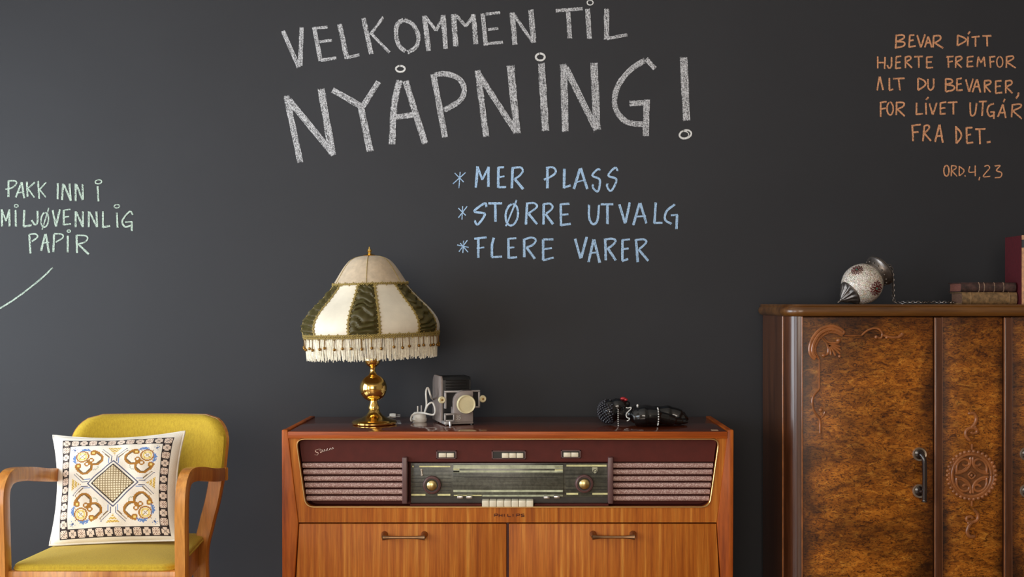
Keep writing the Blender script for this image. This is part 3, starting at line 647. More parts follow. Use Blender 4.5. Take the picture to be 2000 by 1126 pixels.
# pull handles
M_BAKE = plain('black_bakelite', (30, 18, 16), .22, var=.1, coat=.5); M_PEW = Mat('aged_pewter', (186, 170, 150), .35, .8).m
for d_, px in ((dl, 1795.2), (dr, 2004.8)):
    hd = None
    for py in (886, 958):
        Rm = Matrix.Translation(wp(px, py, 0)) @ Matrix.Rotation(PI/2, 4, 'X')
        rs = B().lathe([(.0185, -.001), (.0190, .004), (.0175, .0075), (.0150, .0065), (.0140, .0045)], 32, Rm).done('rosette', M_PEW, d_)
        B().lathe([(.0142, .0042), (.010, .0060), (.005, .0072), (0, .0075)], 24, Rm).done('rosette_boss', M_BAKE, rs)
    s = 1 if px < 1900 else 1
    B().tube(crom([wp(px+s*1, 886, -.010), wp(px+s*4.5, 892, -.017), wp(px+s*6, 910, -.019), wp(px+s*6, 950, -.019), wp(px+s*5.5, 970, -.019), wp(px+s*5.5, 977, -.019)], 4), [.0065]*19+[.0072, .0085], 12).done('pull_bar', M_BAKE, d_)
    B().cyl(wp(px, 958, -.009), wp(px+3, 958, -.016), .0045, n=10).done('bar_stud', M_BAKE, d_)
# ------------------------------------------------------------------ fringed table lamp
DL = tabled(828); KL = DL/F
LB = Vector(((731-PX)*KL, DL-DW, ZTOP))
lamp = root('table_lamp', LB, 'brass ball table lamp with cream and green fringed shade', 'lamp')
M_BRASS = Mat('polished_brass', (250, 208, 120), .13, 1).m
def lz(py): return (828-py)*KL
Tilt = Matrix.Rotation(-math.radians(1.6), 4, 'Y')
def lp(b, nm, mat, parent, tilt=True, **k):
    me = b.mesh(nm)
    if tilt: me.transform(Tilt)
    return link(nm, me, mat, parent, local=True, **k)
pf = lambda L: [(r*KL, lz(y)) for r, y in L]
b = B().lathe([(0, 0), (40*KL, 0), (43.5*KL, .003), (44*KL, .007), (42*KL, .011)]+pf([(36, 818.5), (25, 815), (16, 810), (11, 803), (9.5, 797), (8.5, 796)]), 56)
lp(b, 'lamp_base', M_BRASS, lamp, False)
prof = [(8, 800), (10.5, 798), (11, 794), (9, 790), (7.2, 784), (6.6, 777), (7.5, 773), (10.5, 770.5), (11, 768.5), (8, 767)]
for k in range(1, 24):
    t = PI*k/24; y = 757+26.5*math.cos(t); r = 26.5*math.sin(t)
    if r > 8: prof.append((r, y))
prof += [(8.5, 731.5), (7, 729), (5.5, 724), (5.2, 719), (7, 716), (9.5, 713.5), (8, 712)]
for k in range(4, 24):
    t = PI*k/24; y = 701+16*math.cos(t); r = 16*math.sin(t)
    if r > 5: prof.append((r, y))
prof += [(5, 684), (5, 660), (9, 659), (9, 640), (3, 638), (3, 498)]
lp(B().lathe(pf(prof), 48), 'stem', M_BRASS, lamp)
lp(B().lathe(pf([(12, 500), (13, 498.5), (9, 496.5), (4, 495), (3, 492), (5, 490), (4.5, 488), (2, 485), (1.2, 482), (0, 480)]), 24), 'finial', M_BRASS, lamp)
# shade
SP = [(13, 499.5), (26, 501.5), (38, 507), (48, 517), (57, 530), (65, 543), (72, 554)]
SK = [(70, 555), (76, 564), (86, 576), (98, 589), (110, 601), (121, 614), (129, 627), (132.5, 640), (132, 650), (129, 658)]
def interp(prof, t):
    x = t*(len(prof)-1); i = min(int(x), len(prof)-2); f = x-i
    return tuple(prof[i][k]*(1-f)+prof[i+1][k]*f for k in (0, 1))
SK = [(r, y-6*(y-554)/104) for r, y in SK]
SKs = [(p.x, p.y) for p in crom([(*p, 0) for p in SK], 4)]; SPs = [(p.x, p.y) for p in crom([(*p, 0) for p in SP], 4)]
PH = -PI/2+math.radians(2); GW, PW = math.radians(25), math.radians(60)
M_SATIN = plain('cream_satin', (232, 222, 200), .55, sheen=.3, var=.04, scale=20)
M_DOME = plain('beige_shade_cloth', (202, 182, 154), .7, sheen=.2, var=.06, scale=60, bump=.1, bscale=900)
M_VELV = Mat('olive_velvet', (70, 60, 18), .6, sheen=.1).m
M_VELV.node_tree.nodes['Principled BSDF'].inputs['Sheen Tint'].default_value = (.6, .62, .25, 1)
M_BRAID = plain('olive_gold_braid', (150, 130, 72), .6, var=.3, scale=500, bump=.3)
M_FRINGE = plain('cream_fringe', (240, 228, 206), .6, sheen=.3, var=.1, scale=200)
M_LINER = plain('shade_lining', (214, 200, 172), .8, var=.03)
def surf(prof, a0, a1, nu, nv, disp):
    bm = bmesh.new(); G_ = []
    for j in range(nv+1):
        r, y = interp(prof, j/nv); row = []
        for i in range(nu+1):
            a = a0+(a1-a0)*i/nu; d = disp(i/nu, j/nv, a)
            row.append(bm.verts.new(((r+d)*KL*math.cos(a), (r+d)*KL*math.sin(a), lz(y))))
        G_.append(row)
    for j in range(nv):
        for i in range(nu): bm.faces.new((G_[j][i], G_[j+1][i], G_[j+1][i+1], G_[j][i+1]))
    b = B(); b.merge(bm); return b
full = [(r-2.0, y) for r, y in SPs]+[(r-2.5, y) for r, y in SKs]
shade = lp(surf(full, 0, 2*PI, 72, 40, lambda u, v, a: 0), 'lamp_shade', M_LINER, lamp)
for k in range(6):
    a = PH+PW*k
    lp(surf(SPs, a, a+PW, 10, 16, lambda u, v, q: -1.6*math.sin(PI*u)*v*.0), 'dome_gore', M_DOME, shade, label='beige cloth gore of the shade dome')
    lp(B().tube([Vector(((r+.4)*KL*math.cos(a), (r+.4)*KL*math.sin(a), lz(y))) for r, y in SPs], .0009, 6), 'dome_seam', M_BRAID, shade)
    def ruche(u, v, q):
        h = v*8.5+.9*noise.noise(Vector((u*1.6, v*2.2, k*7.3)))+.55*noise.noise(Vector((u*3.5, v*5, k*3.1)))+.25*math.sin(u*PI)
        f = abs(math.sin(PI*h)); e = min(1, 6*min(u, 1-u), 8*min(v, 1-v))
        return (-.6+7.5*f*(.5+.5*e)+1.6*noise.noise(Vector((u*5, v*12, k))))*e+.3
    lp(surf(SKs, a-GW/2, a+GW/2, 22, 90, ruche), 'velvet_panel', M_VELV, shade, label='ruched olive velvet panel')
    lp(surf(SKs, a+GW/2, a+PW-GW/2, 14, 36, lambda u, v, q: .5-3.2*math.sin(PI*u)*math.sin(PI*min(1, v*1.1))*.6), 'satin_panel', M_SATIN, shade, label='plain cream satin panel')
def braid(path, nm='braid'):
    b = B(); L_ = 0
    for ph in (0, PI):
        pts = []
        for i, (p, nrm, side) in enumerate(path):
            w_ = math.sin(i*PI/2+ph+.01)*.0022
            pts.append(p+side*w_+nrm*(.0012+.0006*math.cos(i*PI/2+ph)))
        b.tube(pts, .0013, 5)
    for i in range(0, len(path), 4): p, nrm, side = path[i]; b.ball(p+nrm*.001+side*.0042*(1 if (i//4) % 2 else -1), .0019, 6, 4)
    return b
def ring_path(r, y, n):
    out = []
    for i in range(n+1):
        a = 2*PI*i/n; d = Vector((math.cos(a), math.sin(a), 0)); out.append((d*r*KL+Vector((0, 0, lz(y))), d, Vector((0, 0, 1))))
    return out
lp(braid(ring_path(72.5, 554.5, 200)), 'braid', M_BRAID, shade)
lp(braid(ring_path(131, 651, 340)), 'braid', M_BRAID, shade); lp(braid(ring_path(130, 655, 340)), 'braid', M_BRAID, shade)
for k in range(6):
    for sg in (-1, 1):
        a = PH+PW*k+sg*GW/2; path = []; n = 110
        for i in range(n+1):
            r, y = interp(SKs, i/n); d = Vector((math.cos(a), math.sin(a), 0)); path.append((d*(r+.8)*KL+Vector((0, 0, lz(y))), d, Vector((-math.sin(a), math.cos(a), 0))))
        lp(braid(path), 'braid', M_BRAID, shade)
# fringe
b = B(); rnd = random.Random(3)
for i in range(560):
    a = 2*PI*i/560+rnd.uniform(-.006, .006); r0 = 128; d = Vector((math.cos(a), math.sin(a), 0)); tn = Vector((-d.y, d.x, 0))
    L_ = rnd.uniform(39, 46); off = rnd.uniform(-1.2, .6)
    pts = [d*(r0+rnd.uniform(-1, 1))*KL+Vector((0, 0, lz(654))), d*(r0-1.5+off)*KL+tn*rnd.uniform(-.0015, .0015)+Vector((0, 0, lz(654+L_*.45))), d*(r0-3+off)*KL+tn*rnd.uniform(-.003, .003)+Vector((0, 0, lz(654+L_)))]
    b.tube(pts, [.0010, .0016, .0013], 5)
lp(b, 'fringe', M_FRINGE, shade, kind='stuff')
M_BEAD = Mat('bronze_bead', (150, 110, 50), .3, .7).m
for i in range(44):
    a = 2*PI*(i+rnd.uniform(-.2, .2))/44; d = Vector((math.cos(a), math.sin(a), 0)); y = 675+rnd.uniform(-2, 2.5)
    lp(B().ball(d*130.2*KL+Vector((0, 0, lz(y))), .0042, 10, 7).tube([d*130*KL+Vector((0, 0, lz(655))), d*130.2*KL+Vector((0, 0, lz(y)))], .0011, 5), 'fringe_bead', M_BEAD, shade)
# flex and white plug behind the foot
M_CORD = plain('white_cord', (226, 222, 212), .45, var=.04)
zc = .0035
c0 = (P(776, 600, DL+.10)-LB)
lcord = lp(B().tube(crom([Vector((.03, .02, zc)), Vector((.028, .06, zc)), Vector((.02, .12, zc)), Vector((.026, .155, .006))], 6), .003, 8), 'flex', M_CORD, lamp, False)
pl = B().tube([Vector((.024, .155, .0085)), Vector((.034, .155, .0085)), Vector((.042, .155, .0085))], [.0065, .0075, .0065], 14)
pl = lp(pl, 'plug', M_CORD, lamp, False)
for s in (-1, 1): lp(B().cyl(Vector((.042, .155+s*.004, .0085+s*.002)), Vector((.056, .152+s*.004, .0085+s*.002)), .0018, n=8), 'plug_pin', M_SIL, pl, False)
# ------------------------------------------------------------------ slide projector
DPJ = tabled(826); KP = DPJ/F
M_PGREY = plain('grey_hammered_metal', (150, 138, 132), .42, var=.06, bump=.15, bscale=600)
M_PDARK = plain('black_crackle_metal', (20, 20, 21), .38, var=.15, bump=.2)
M_PSIL = Mat('light_alloy', (186, 182, 180), .35, .5).m
M_CREAM = plain('cream_plastic', (226, 214, 170), .4, var=.04, coat=.2)
prj = root('slide_projector', Vector(((890-PX)*KP, DPJ-DW+.01, ZTOP)), 'grey and black vintage slide projector with cream lens cap', 'projector', rz=math.radians(17))
def lo(b, nm, mat, parent, **k): return link(nm, b.mesh(nm), mat, parent, local=True, **k)
# local frame: x right, -y to the lens, z up; body depth along y
def rbox(x0, x1, y0, y1, z0, z1, r, corners, n=6):
    """vertical slab in xz with chosen rounded corners (tl, tr), extruded along y"""
    pts = [(x0, z0), (x1, z0)]
    if 'r' in corners: pts += [(x1-r+r*math.cos(t), z1-r+r*math.sin(t)) for t in [PI/2*k/n for k in range(n+1)]]
    else: pts += [(x1, z1)]
    if 'l' in corners: pts += [(x0+r-r*math.sin(t), z1-r+r*math.cos(t)) for t in [PI/2*k/n for k in range(n+1)]]
    else: pts += [(x0, z1)]
    return B().prism(pts, lambda x, z: (x, y0, z), lambda x, z: (x, y1, z), .0012)
def ybox(x0, x1, y0, y1, z0, z1, r, n=6):
    pts = [(y0, z0), (y1, z0)]+[(y1-r+r*math.cos(t), z1-r+r*math.sin(t)) for t in [PI/2*k/n for k in range(n+1)]]+[(y0+r*.3, z1), (y0, z1-r*.3)]
    return B().prism(pts, lambda y, z: (x0, y, z), lambda y, z: (x1, y, z), .001)
lo(ybox(-.050, -.044, -.028, .085, .004, .135, .030), 'side_cover', M_PGREY, prj)
lo(ybox(-.0438, .034, -.026, .083, .006, .133, .030), 'lamp_house', M_PDARK, prj)
lo(ybox(.0342, .038, -.026, .083, .004, .133, .030), 'side_cover', M_PDARK, prj)
for i in range(4): lo(B().box((-.036, -.0285, .098+i*.008), (.026, -.0258, .101+i*.008), .0005, 1), 'vent_rib', M_BLACK, prj)
lo(B().box((-.046, -.062, .003), (.036, .080, .009), .002), 'base_plate', M_PGREY, prj)
for x in (-.038, .034):
    for y in (-.050, .068): lo(B().cyl((x, y, 0), (x, y, .0035), .006, n=12), 'rubber_foot', M_BLACK, prj)
fb = rbox(-.021, .034, -.066, -.028, .0092, .096, .030, 'l'); lo(fb, 'lens_block', M_PGREY, prj)
lo(B().box((.0345, -.060, .012), (.037, -.03, .085)), 'block_side', M_PDARK, prj)
# slide carrier frame crossing the block
cf = B().box((-.044, -.052, .091), (.058, -.040, .096), .001).box((-.044, -.052, .046), (-.039, -.040, .091), .001).box((.053, -.052, .046), (.058, -.040, .091), .001).box((.035, -.052, .046), (.058, -.040, .051), .001)
car = lo(cf, 'slide_carrier', M_PSIL, prj)
lo(B().box((-.039, -.047, .051), (.053, -.043, .091)), 'slide_plate', M_PDARK, car)
for x in (-.052, .066):
    kn = lo(B().lathe([(.0085, 0), (.0100, .002), (.0100, .008), (.0080, .010), (.0055, .0092), (.004, .0092)], 24, Matrix.Translation((x, -.044, .071)) @ Matrix.Rotation(PI/2, 4, 'X')), 'carrier_knob', M_CREAM, prj)
    lo(B().lathe([(.0042, .0080), (.003, .0105), (0, .011)], 16, Matrix.Translation((x, -.044, .071)) @ Matrix.Rotation(PI/2, 4, 'X')), 'knob_screw', M_GOLD, kn)
    lo(B().cyl((x, -.046, .071), (x+(.012 if x < 0 else -.012), -.046, .071), .003, n=8), 'knob_rod', M_PSIL, kn)
Rl = Matrix.Translation((.010, -.066, .060)) @ Matrix.Rotation(PI/2, 4, 'X')
lens = lo(B().lathe([(.022, -.001), (.022, .016), (.019, .018)], 32, Rl), 'lens_barrel', M_PDARK, prj)
lo(B().lathe([(.0245, .010), (.0262, .012), (.0262, .021), (.0245, .0235), (.0215, .0225), (.0210, .0215), (0, .0215)], 40, Rl), 'lens_cap', M_CREAM, lens)
br = B().box((-.050, -.074, .012), (-.021, -.068, .017), .0008).box((-.050, -.074, .030), (-.021, -.068, .035), .0008).box((-.050, -.074, .0125), (-.045, -.068, .0345), .0008).box((-.0250, -.074, .0125), (-.0208, -.066, .0345), .0008).box((-.050, -.0739, .0035), (-.030, -.030, .012), .002)
br = lo(br, 'slide_tray', M_PSIL, prj); lo(B().box((-.0452, -.0725, .0168), (-.0248, -.0695, .0302)), 'tray_slot', M_PDARK, br)
lo(B().tube([(-.034, -.078, .0005), (-.034, -.076, .012)], .0035, 8), 'tilt_foot', M_PSIL, prj)
M_DOTP = plain('light_lettering', (214, 208, 200), .4, var=.03); num = B()
for ox, st in ((-.0150, [(0, .009), (.004, .009), (.002, .0055), (.0045, .003), (.002, 0), (-.0005, .001)]), (-.0075, [(.0045, .009), (.0008, .009), (.0002, .0052), (.0035, .0058), (.0045, .003), (.002, 0), (-.0005, .001)])):
    num.tube(crom([Vector((ox+x*1.15, -.0664, .0165+z*1.15)) for x, z in st], 4), .0009, 5)
lo(num, 'model_number', M_DOTP, prj, label='raised light number 35')
# power cord and round white plug (world positions turned into the projector's frame)
inv = WM[prj].inverted()
def W(px, py, d): return P(px, py, d)
def onTop(px, py, up=0):
    d = tabled(py); v = P(px, py, d); v.z = ZTOP+up; return v
cc = onTop(819.5, 823)
path = [onTop(846, 817, .02)+Vector((0, .03, .03)), P(842, 775, 3.2), P(836, 757, 3.19), P(832, 765, 3.185), P(833, 790, 3.185), P(830, 803, 3.19), P(836, 790, 3.17), P(845, 786, 3.17), P(850, 800, 3.17), P(847, 809, 3.18), P(836, 808, 3.18), P(828, 806, 3.19), P(812, 806, 3.22), P(804, 812, 3.22), P(803, 821, 3.20), onTop(810, 822, .004)]
b = B().tube([inv @ p for p in crom(path, 6)], .0026, 8)
lo(b, 'power_cord', M_CORD, prj)
b = B().lathe([(0, 0), (.0195, 0), (.021, .002), (.021, .010), (.0195, .011), (.0195, .013), (.019, .014), (.018, .025), (.015, .028), (0, .028)], 32, Matrix.Translation(inv @ cc))
plug = lo(b, 'plug', M_CORD, prj)
for dx in (-.006, .009): lo(B().cyl(inv @ (cc+Vector((dx*.6-.001, dx*1.2, .027))), inv @ (cc+Vector((dx*.6-.001, dx*1.2, .046))), .0022, n=10), 'plug_pin', M_PSIL if dx > 0 else M_CORD, plug)

# ------------------------------------------------------------------ black reclining figurine
DF = 3.155; KF = DF/F; FB = Vector(((1258-PX)*KF, DF-DW, ZTOP))
fig = root('figurine', FB, 'glossy black ceramic figurine of a reclining woman with red lips', 'figurine')
M_CER = Mat('black_glazed_ceramic', (13, 13, 14), .14, coat=.6).m
def q(px, py, y=0): return Vector(((px-1258)*KF, y, max(.0, (833-py)*KF)))
b = B()
b.ball(q(1190, 806, .002), (.030, .031, .034), 24, 16)               # head and hair mass
b.ball(q(1207, 796, .002), (.027, .025, .022), 20, 12)               # face, looking up
b.ball(q(1203, 785, .0), (.006, .005, .007), 12, 8)                  # nose
b.ball(q(1225, 792, .002), (.009, .011, .009), 12, 8)                # chin
b.tube(crom([q(1205, 806), q(1222, 810), q(1240, 812)], 4), [.020]*4+[.018]*4+[.024], 16)   # neck
b.ball(q(1243, 812, .004), (.026, .050, .026), 20, 12)               # shoulders
b.ball(q(1262, 812, .004), (.036, .044, .027), 20, 12)               # chest
b.ball(q(1252, 803, -.012), (.014, .014, .012), 14, 10); b.ball(q(1252, 803, .022), (.014, .014, .012), 14, 10)
b.tube(crom([q(1238, 815, -.038), q(1258, 812, -.046), q(1280, 813, -.046), q(1300, 818, -.040)], 5), [.026]*3+[.027]*3+[.023]*5+[.016]*5, 16)  # upper arm
b.tube(crom([q(1300, 818, -.040), q(1314, 822, -.030), q(1328, 824, -.018)], 5), [.015]*5+[.011]*6, 14)    # forearm
b.ball(q(1334, 825, -.012), (.012, .012, .008), 14, 8)
for k in range(4): b.tube([q(1333, 824+k*1.2, -.020+.005*k), q(1343, 826+k*.9, -.018+.005*k)], [.0034, .0026], 8)
b.tube(crom([q(1265, 816, .01), q(1290, 815, .012), q(1312, 813, .010), q(1330, 819, .006), q(1336, 825, .004)], 5), [.028]*5+[.026]*5+[.022]*5+[.015]*6, 18)   # hips and folded legs
b.tube(crom([q(1290, 820, .030), q(1315, 818, .030), q(1336, 820, .026), q(1340, 826, .020)], 5), [.020]*6+[.017]*5+[.012]*5, 14)
me = b.mesh('body')
for v in me.vertices: v.co.z = max(v.co.z, .0008)
body = link('body', me, M_CER, fig, local=True)
rm = body.modifiers.new('fuse', 'REMESH'); rm.mode = 'VOXEL'; rm.voxel_size = .0018; rm.use_smooth_shade = True
sm = body.modifiers.new('soften', 'SMOOTH'); sm.factor = .5; sm.iterations = 6
# curled hair: many small glazed curls on the back of the head
M_HAIR = plain('grey_black_glaze_curls', (34, 33, 38), .22, var=.3, scale=200, coat=.4)
b = B(); rn = random.Random(5); hc_ = q(1189, 806, .002)
for i in range(230):
    z = 1-2*(i+.5)/230; t = i*2.39996; d = Vector((math.sqrt(1-z*z)*math.cos(t), math.sqrt(1-z*z)*math.sin(t), z))
    if d.x > .38 or (d.z > .62 and d.x > -.25): continue
    p = hc_+Vector((d.x*.0305, d.y*.0315, d.z*.0335))
    if p.z < .004: continue
    b.ball(p, (.0040, .0040, .0036), 8, 6)
link('hair', b.mesh('hair'), M_HAIR, fig, local=True, label='hair of small moulded curls', kind='stuff')
M_LIP = plain('red_glaze', (176, 40, 46), .25, var=.1, coat=.4); M_DOT = plain('white_glaze', (232, 230, 224), .3, var=.04)
b = B().ball(q(1217, 781, -.002), (.0085, .008, .0045), 14, 8).ball(q(1222, 783, -.002), (.006, .007, .004), 12, 8)
link('lips', b.mesh('lips'), M_LIP, fig, local=True, label='red painted lips')
b = B()
for s in (-1, 1): b.ball(q(1192, 783.5, s*.010), (.0042, .0030, .0022), 10, 6)
link('eyes', b.mesh('eyes'), M_HAIR, fig, local=True)
def dots(nm, pts, r, lab):
    b = B()
    for p in pts: b.ball(p, r, 8, 6)
    return link(nm, b.mesh(nm), M_DOT, fig, local=True, label=lab)
dots('earring', [q(1205.5-.4*math.sin(k*.3), 801+k*3.7, -.036-.0012*k) for k in range(9)], .0018, 'string of white dots hanging from the ear')
arm = []
for k in range(11):
    t = -PI*.45+PI*.95*k/10; arm.append(q(1281, 813, -.046)+Vector((0, -.0232*math.cos(t), .0232*math.sin(t))))
dots('arm_band', [p for p in arm if p.z > .001], .0021, 'white dotted arm band')
nk = [(1221, 797), (1225, 798), (1231, 797), (1230, 800.5), (1226, 804), (1222, 808), (1221, 812), (1223, 816), (1227, 817), (1226, 820), (1222, 822)]
b = B(); pts = crom([q(x, z, -.024-.00062*(z-795)*1.0) for x, z in nk], 5); b.tube(pts, .0014, 6)
link('necklace', b.mesh('necklace'), M_DOT, fig, local=True, label='white zigzag necklace')
link('brooch', B().ball(q(1244, 794, -.018), (.003, .003, .0042), 10, 8).mesh('brooch'), M_DOT, fig, local=True, label='small white drop on the chest')

# ------------------------------------------------------------------ mosaic lantern lying on the wardrobe
DM = 3.20; KM = DM/F
gc = P(1684, 550, DM); gr = .0575; gc.z = WTOP+gr
lan = root('mosaic_lantern', Vector((gc.x, gc.y, WTOP)), 'white mosaic glass lantern with dark metal caps lying on its side', 'lantern')
ax = Vector((.77, .20, .55)).normalized()
Rq = Vector((0, 0, 1)).rotation_difference(ax).to_matrix().to_4x4()
ML = Matrix.Translation(gc) @ Rq
def mosaic():
    m = Mat('white_mosaic_tesserae', (225, 215, 200), .3, coat=.4)
    c = m.coords(); v = m.n('ShaderNodeTexVoronoi', feature='DISTANCE_TO_EDGE'); v.inputs['Scale'].default_value = 210; m.l(c, 'Vector', v, 'Vector')
    v2 = m.n('ShaderNodeTexVoronoi'); v2.inputs['Scale'].default_value = 210; m.l(c, 'Vector', v2, 'Vector')
    r = m.ramp(v, 'Distance', [(.03, (100, 90, 86)), (.11, (255, 255, 255))])
    cc_ = m.n('ShaderNodeSeparateColor'); m.l(v2, 'Color', cc_, 'Color')
    r2 = m.ramp(cc_, 0, [(.0, (216, 220, 200)), (.35, (244, 234, 222)), (.6, (252, 246, 238)), (.85, (226, 204, 194)), (1., (234, 216, 184))])
    x = m.mix(.85, (r2, 'Color'), (r, 'Color'), 'MULTIPLY'); m.col(x, 2); m.bump(v, 'Distance', .4, .002); return m.m
M_IRON = plain('blackened_metal', (120, 113, 108), .36, .85, var=.15, scale=80)
globe = B().ball((0, 0, 0), (gr, gr, gr*1.03), 40, 24, None)
gm = globe.mesh('globe'); gm.transform(ML); link('globe', gm, mosaic(), lan)
def lm(b, nm, mat, parent=lan, **k):
    me = b.mesh(nm); me.transform(ML); return link(nm, me, mat, parent, **k)
cap = lm(B().lathe([(.034, .040), (.041, .042), (.0415, .046), (.039, .048), (.041, .058), (.044, .063), (.0475, .066), (.048, .070), (.046, .073), (.042, .074), (.042, .077), (.037, .080), (.02, .086), (.006, .088), (.006, .094), (0, .095)], 40), 'top_cap', M_IRON)
lm(B().lathe([(.034, -.041), (.0375, -.044), (.0365, -.049), (.030, -.052), (.024, -.058), (.014, -.072), (.006, -.079), (.0062, -.081), (.003, -.084), (.0028, -.092), (0, -.096)], 72, wob=lambda a, z: 1+.09*math.cos(12*a)*(1 if -.078 < z < -.051 else 0)), 'bottom_finial', M_IRON)
for k in range(16):
    a = 2*PI*k/16; lm(B().ball((.0405*math.cos(a), .0405*math.sin(a), .053), (.003, .003, .0035), 8, 6), 'cap_stud', M_IRON, cap)
# red rosettes set into the mosaic
M_RED = plain('dark_red_glass', (78, 14, 16), .2, var=.2, coat=.4); M_TEAL = plain('teal_glass', (40, 120, 96), .2, var=.1, coat=.4)
def rosette(px, py, rad, tilt=0):
    d0 = Vector(((px-1684)*KM, 0, -(py-550)*KM)); d0.y = -math.sqrt(max(.00002, gr*gr-d0.x**2-d0.z**2)); d0.normalize()
    u = d0.orthogonal().normalized(); v = d0.cross(u); b = B(); g = gc
    def pt(r, a): return g+(d0+(u*math.cos(a)+v*math.sin(a))*r/gr).normalized()*(gr+.0008)
    def chip(p, sx, rot_a):
        n = (p-g).normalized(); X = (u*math.cos(rot_a)+v*math.sin(rot_a)); X = (X-n*X.dot(n)).normalized(); Y = n.cross(X)
        M = Matrix((( X.x, Y.x, n.x, p.x), (X.y, Y.y, n.y, p.y), (X.z, Y.z, n.z, p.z), (0, 0, 0, 1)))
        b.merge(_b(sx), M)
    def _b(sx):
        t = bmesh.new(); bmesh.ops.create_uvsphere(t, u_segments=8, v_segments=5, radius=1); t.transform(Matrix.Diagonal((sx[0]*1.15, sx[1]*1.25, .0024, 1))); return t
    for k in range(6): a = tilt+PI/3*k; chip(pt(rad*.38, a), (rad*.19, rad*.13), a)
    for k in range(12): a = tilt+PI/6*k; chip(pt(rad*.72, a), (rad*.17, rad*.09), a)
    for k in range(12): a = tilt+PI/6*(k+.5); chip(pt(rad*.98, a), (rad*.11, rad*.085), a)
    o = b.done('mosaic_rosette', M_RED, lan, label='dark red flower rosette on the white mosaic')
    b2 = B().ball(g+d0*(gr+.0006), .0026, 8, 6); b2.done('rosette_centre', M_TEAL, o)
rosette(1702, 559, .0205); rosette(1667, 523, .0165, .3)
# chain from the cap down to the top and along to the books
tip = gc+ax*.094
path = [tip, tip+Vector((.012, -.004, -.004)), Vector((tip.x+.016, tip.y-.006, tip.z-.03)), Vector((tip.x+.018, tip.y-.008, WTOP+.018)), Vector((tip.x+.026, tip.y-.008, WTOP+.0045))]
xe = P(1862, 590, 3.2).x
path += [Vector((tip.x+.026+(xe-tip.x-.026)*k/8, gc.y-.02+.012*math.sin(k*1.7), WTOP+.0052)) for k in range(1, 9)]
sp = crom(path, 14); acc = 0; b = B(); last = sp[0]; step = .0074; odd = 0; lenacc = 0
for i in range(1, len(sp)):
    seg = sp[i]-sp[i-1]; lenacc += seg.length
    while lenacc >= step:
        lenacc -= step; t = seg.normalized(); p = sp[i]-t*lenacc; n0 = Vector((0, 1, 0)) if odd else Vector((t.z, 0, -t.x))
        n0 = (n0-t*n0.dot(t)).normalized(); c_ = t.cross(n0)
        b.tube([p+t*.0054*math.cos(2*PI*k/8)+n0*.0034*math.sin(2*PI*k/8) for k in range(8)], .0012, 5, closed=True); odd ^= 1
b.done('chain', M_IRON, lan, kind='stuff', label='dark link chain trailing from the cap')

# ------------------------------------------------------------------ books on the wardrobe
M_PAGE = plain('old_page_edges', (150, 112, 92), .9, var=.25, scale=300)
def page_mat(nm, col):
    m = Mat(nm, col, .9); c = m.coords((1, 1, 30)); a = m.noise(60, 3, .6, 0, c); r = m.ramp(a, 'Fac', [(.3, tuple(v*.6 for v in col)), (.7, col)]); m.col(r); return m.m
def leather(nm, col, var=.3): return plain(nm, col, .6, var=var, scale=90, bump=.25, bscale=500)
def lying(name, x0, x1, yf, dep, z0, z1, label, cov, pg, bands, bandm, rough=0, group=None):
    r = root(name, Vector(((x0+x1)/2, yf+dep/2, z0)), label, 'book', group); t = .0026; h = (z1-z0)/2; zc = (z0+z1)/2
    B().box((x0, yf+.006, z0), (x1, yf+dep, z0+t), .0007, 1).done('cover', cov, r); B().box((x0, yf+.006, z1-t), (x1, yf+dep, z1), .0007, 1).done('cover', cov, r)
    n = 10; arc = [(yf+.008-.008*math.sin(PI*k/n), zc-h*math.cos(PI*k/n)) for k in range(n+1)]
    arc2 = [(yf+.009-.0055*math.sin(PI*k/n), zc-(h-.002)*math.cos(PI*k/n)) for k in range(n+1)][::-1]
    s = B().prism(arc+arc2, lambda y, z: (x0, y, z), lambda y, z: (x1, y, z)).done('spine', cov, r)
    for x in bands:
        B().tube([Vector((x, y-.0004, z)) for y, z in arc], .0012, 6).done('spine_band', bandm, s)
    B().box((x0+.004, yf+.006, z0+t+.0002), (x1-.004, yf+dep-.004, z1-t-.0002)).done('page_block', pg, r)
    return r
KB = 3.12/F; bx = lambda px: (px-PX)*KB; yb = 3.12-DW
zt = WTOP; z1 = zt+.0335; z2 = z1+.0005+.0265
C1, C2 = leather('tan_leather', (120, 94, 62)), leather('black_brown_leather', (58, 40, 36), .5)
B0 = lying('book', bx(1880), bx(1987), yb, .095, zt, z1, 'thick tan leather book lying flat under the darker book', C1, page_mat('brown_pages', (132, 96, 76)), [bx(1897), bx(1972)], C1)
lying('book', bx(1879), bx(1986), yb+.004, .100, z1+.0005, z2, 'worn dark brown book lying on top of the tan book', C2, page_mat('red_brown_pages', (150, 92, 78)), [bx(1914), bx(1924), bx(1944), bx(1962)], leather('faded_gilt', (128, 104, 84)))
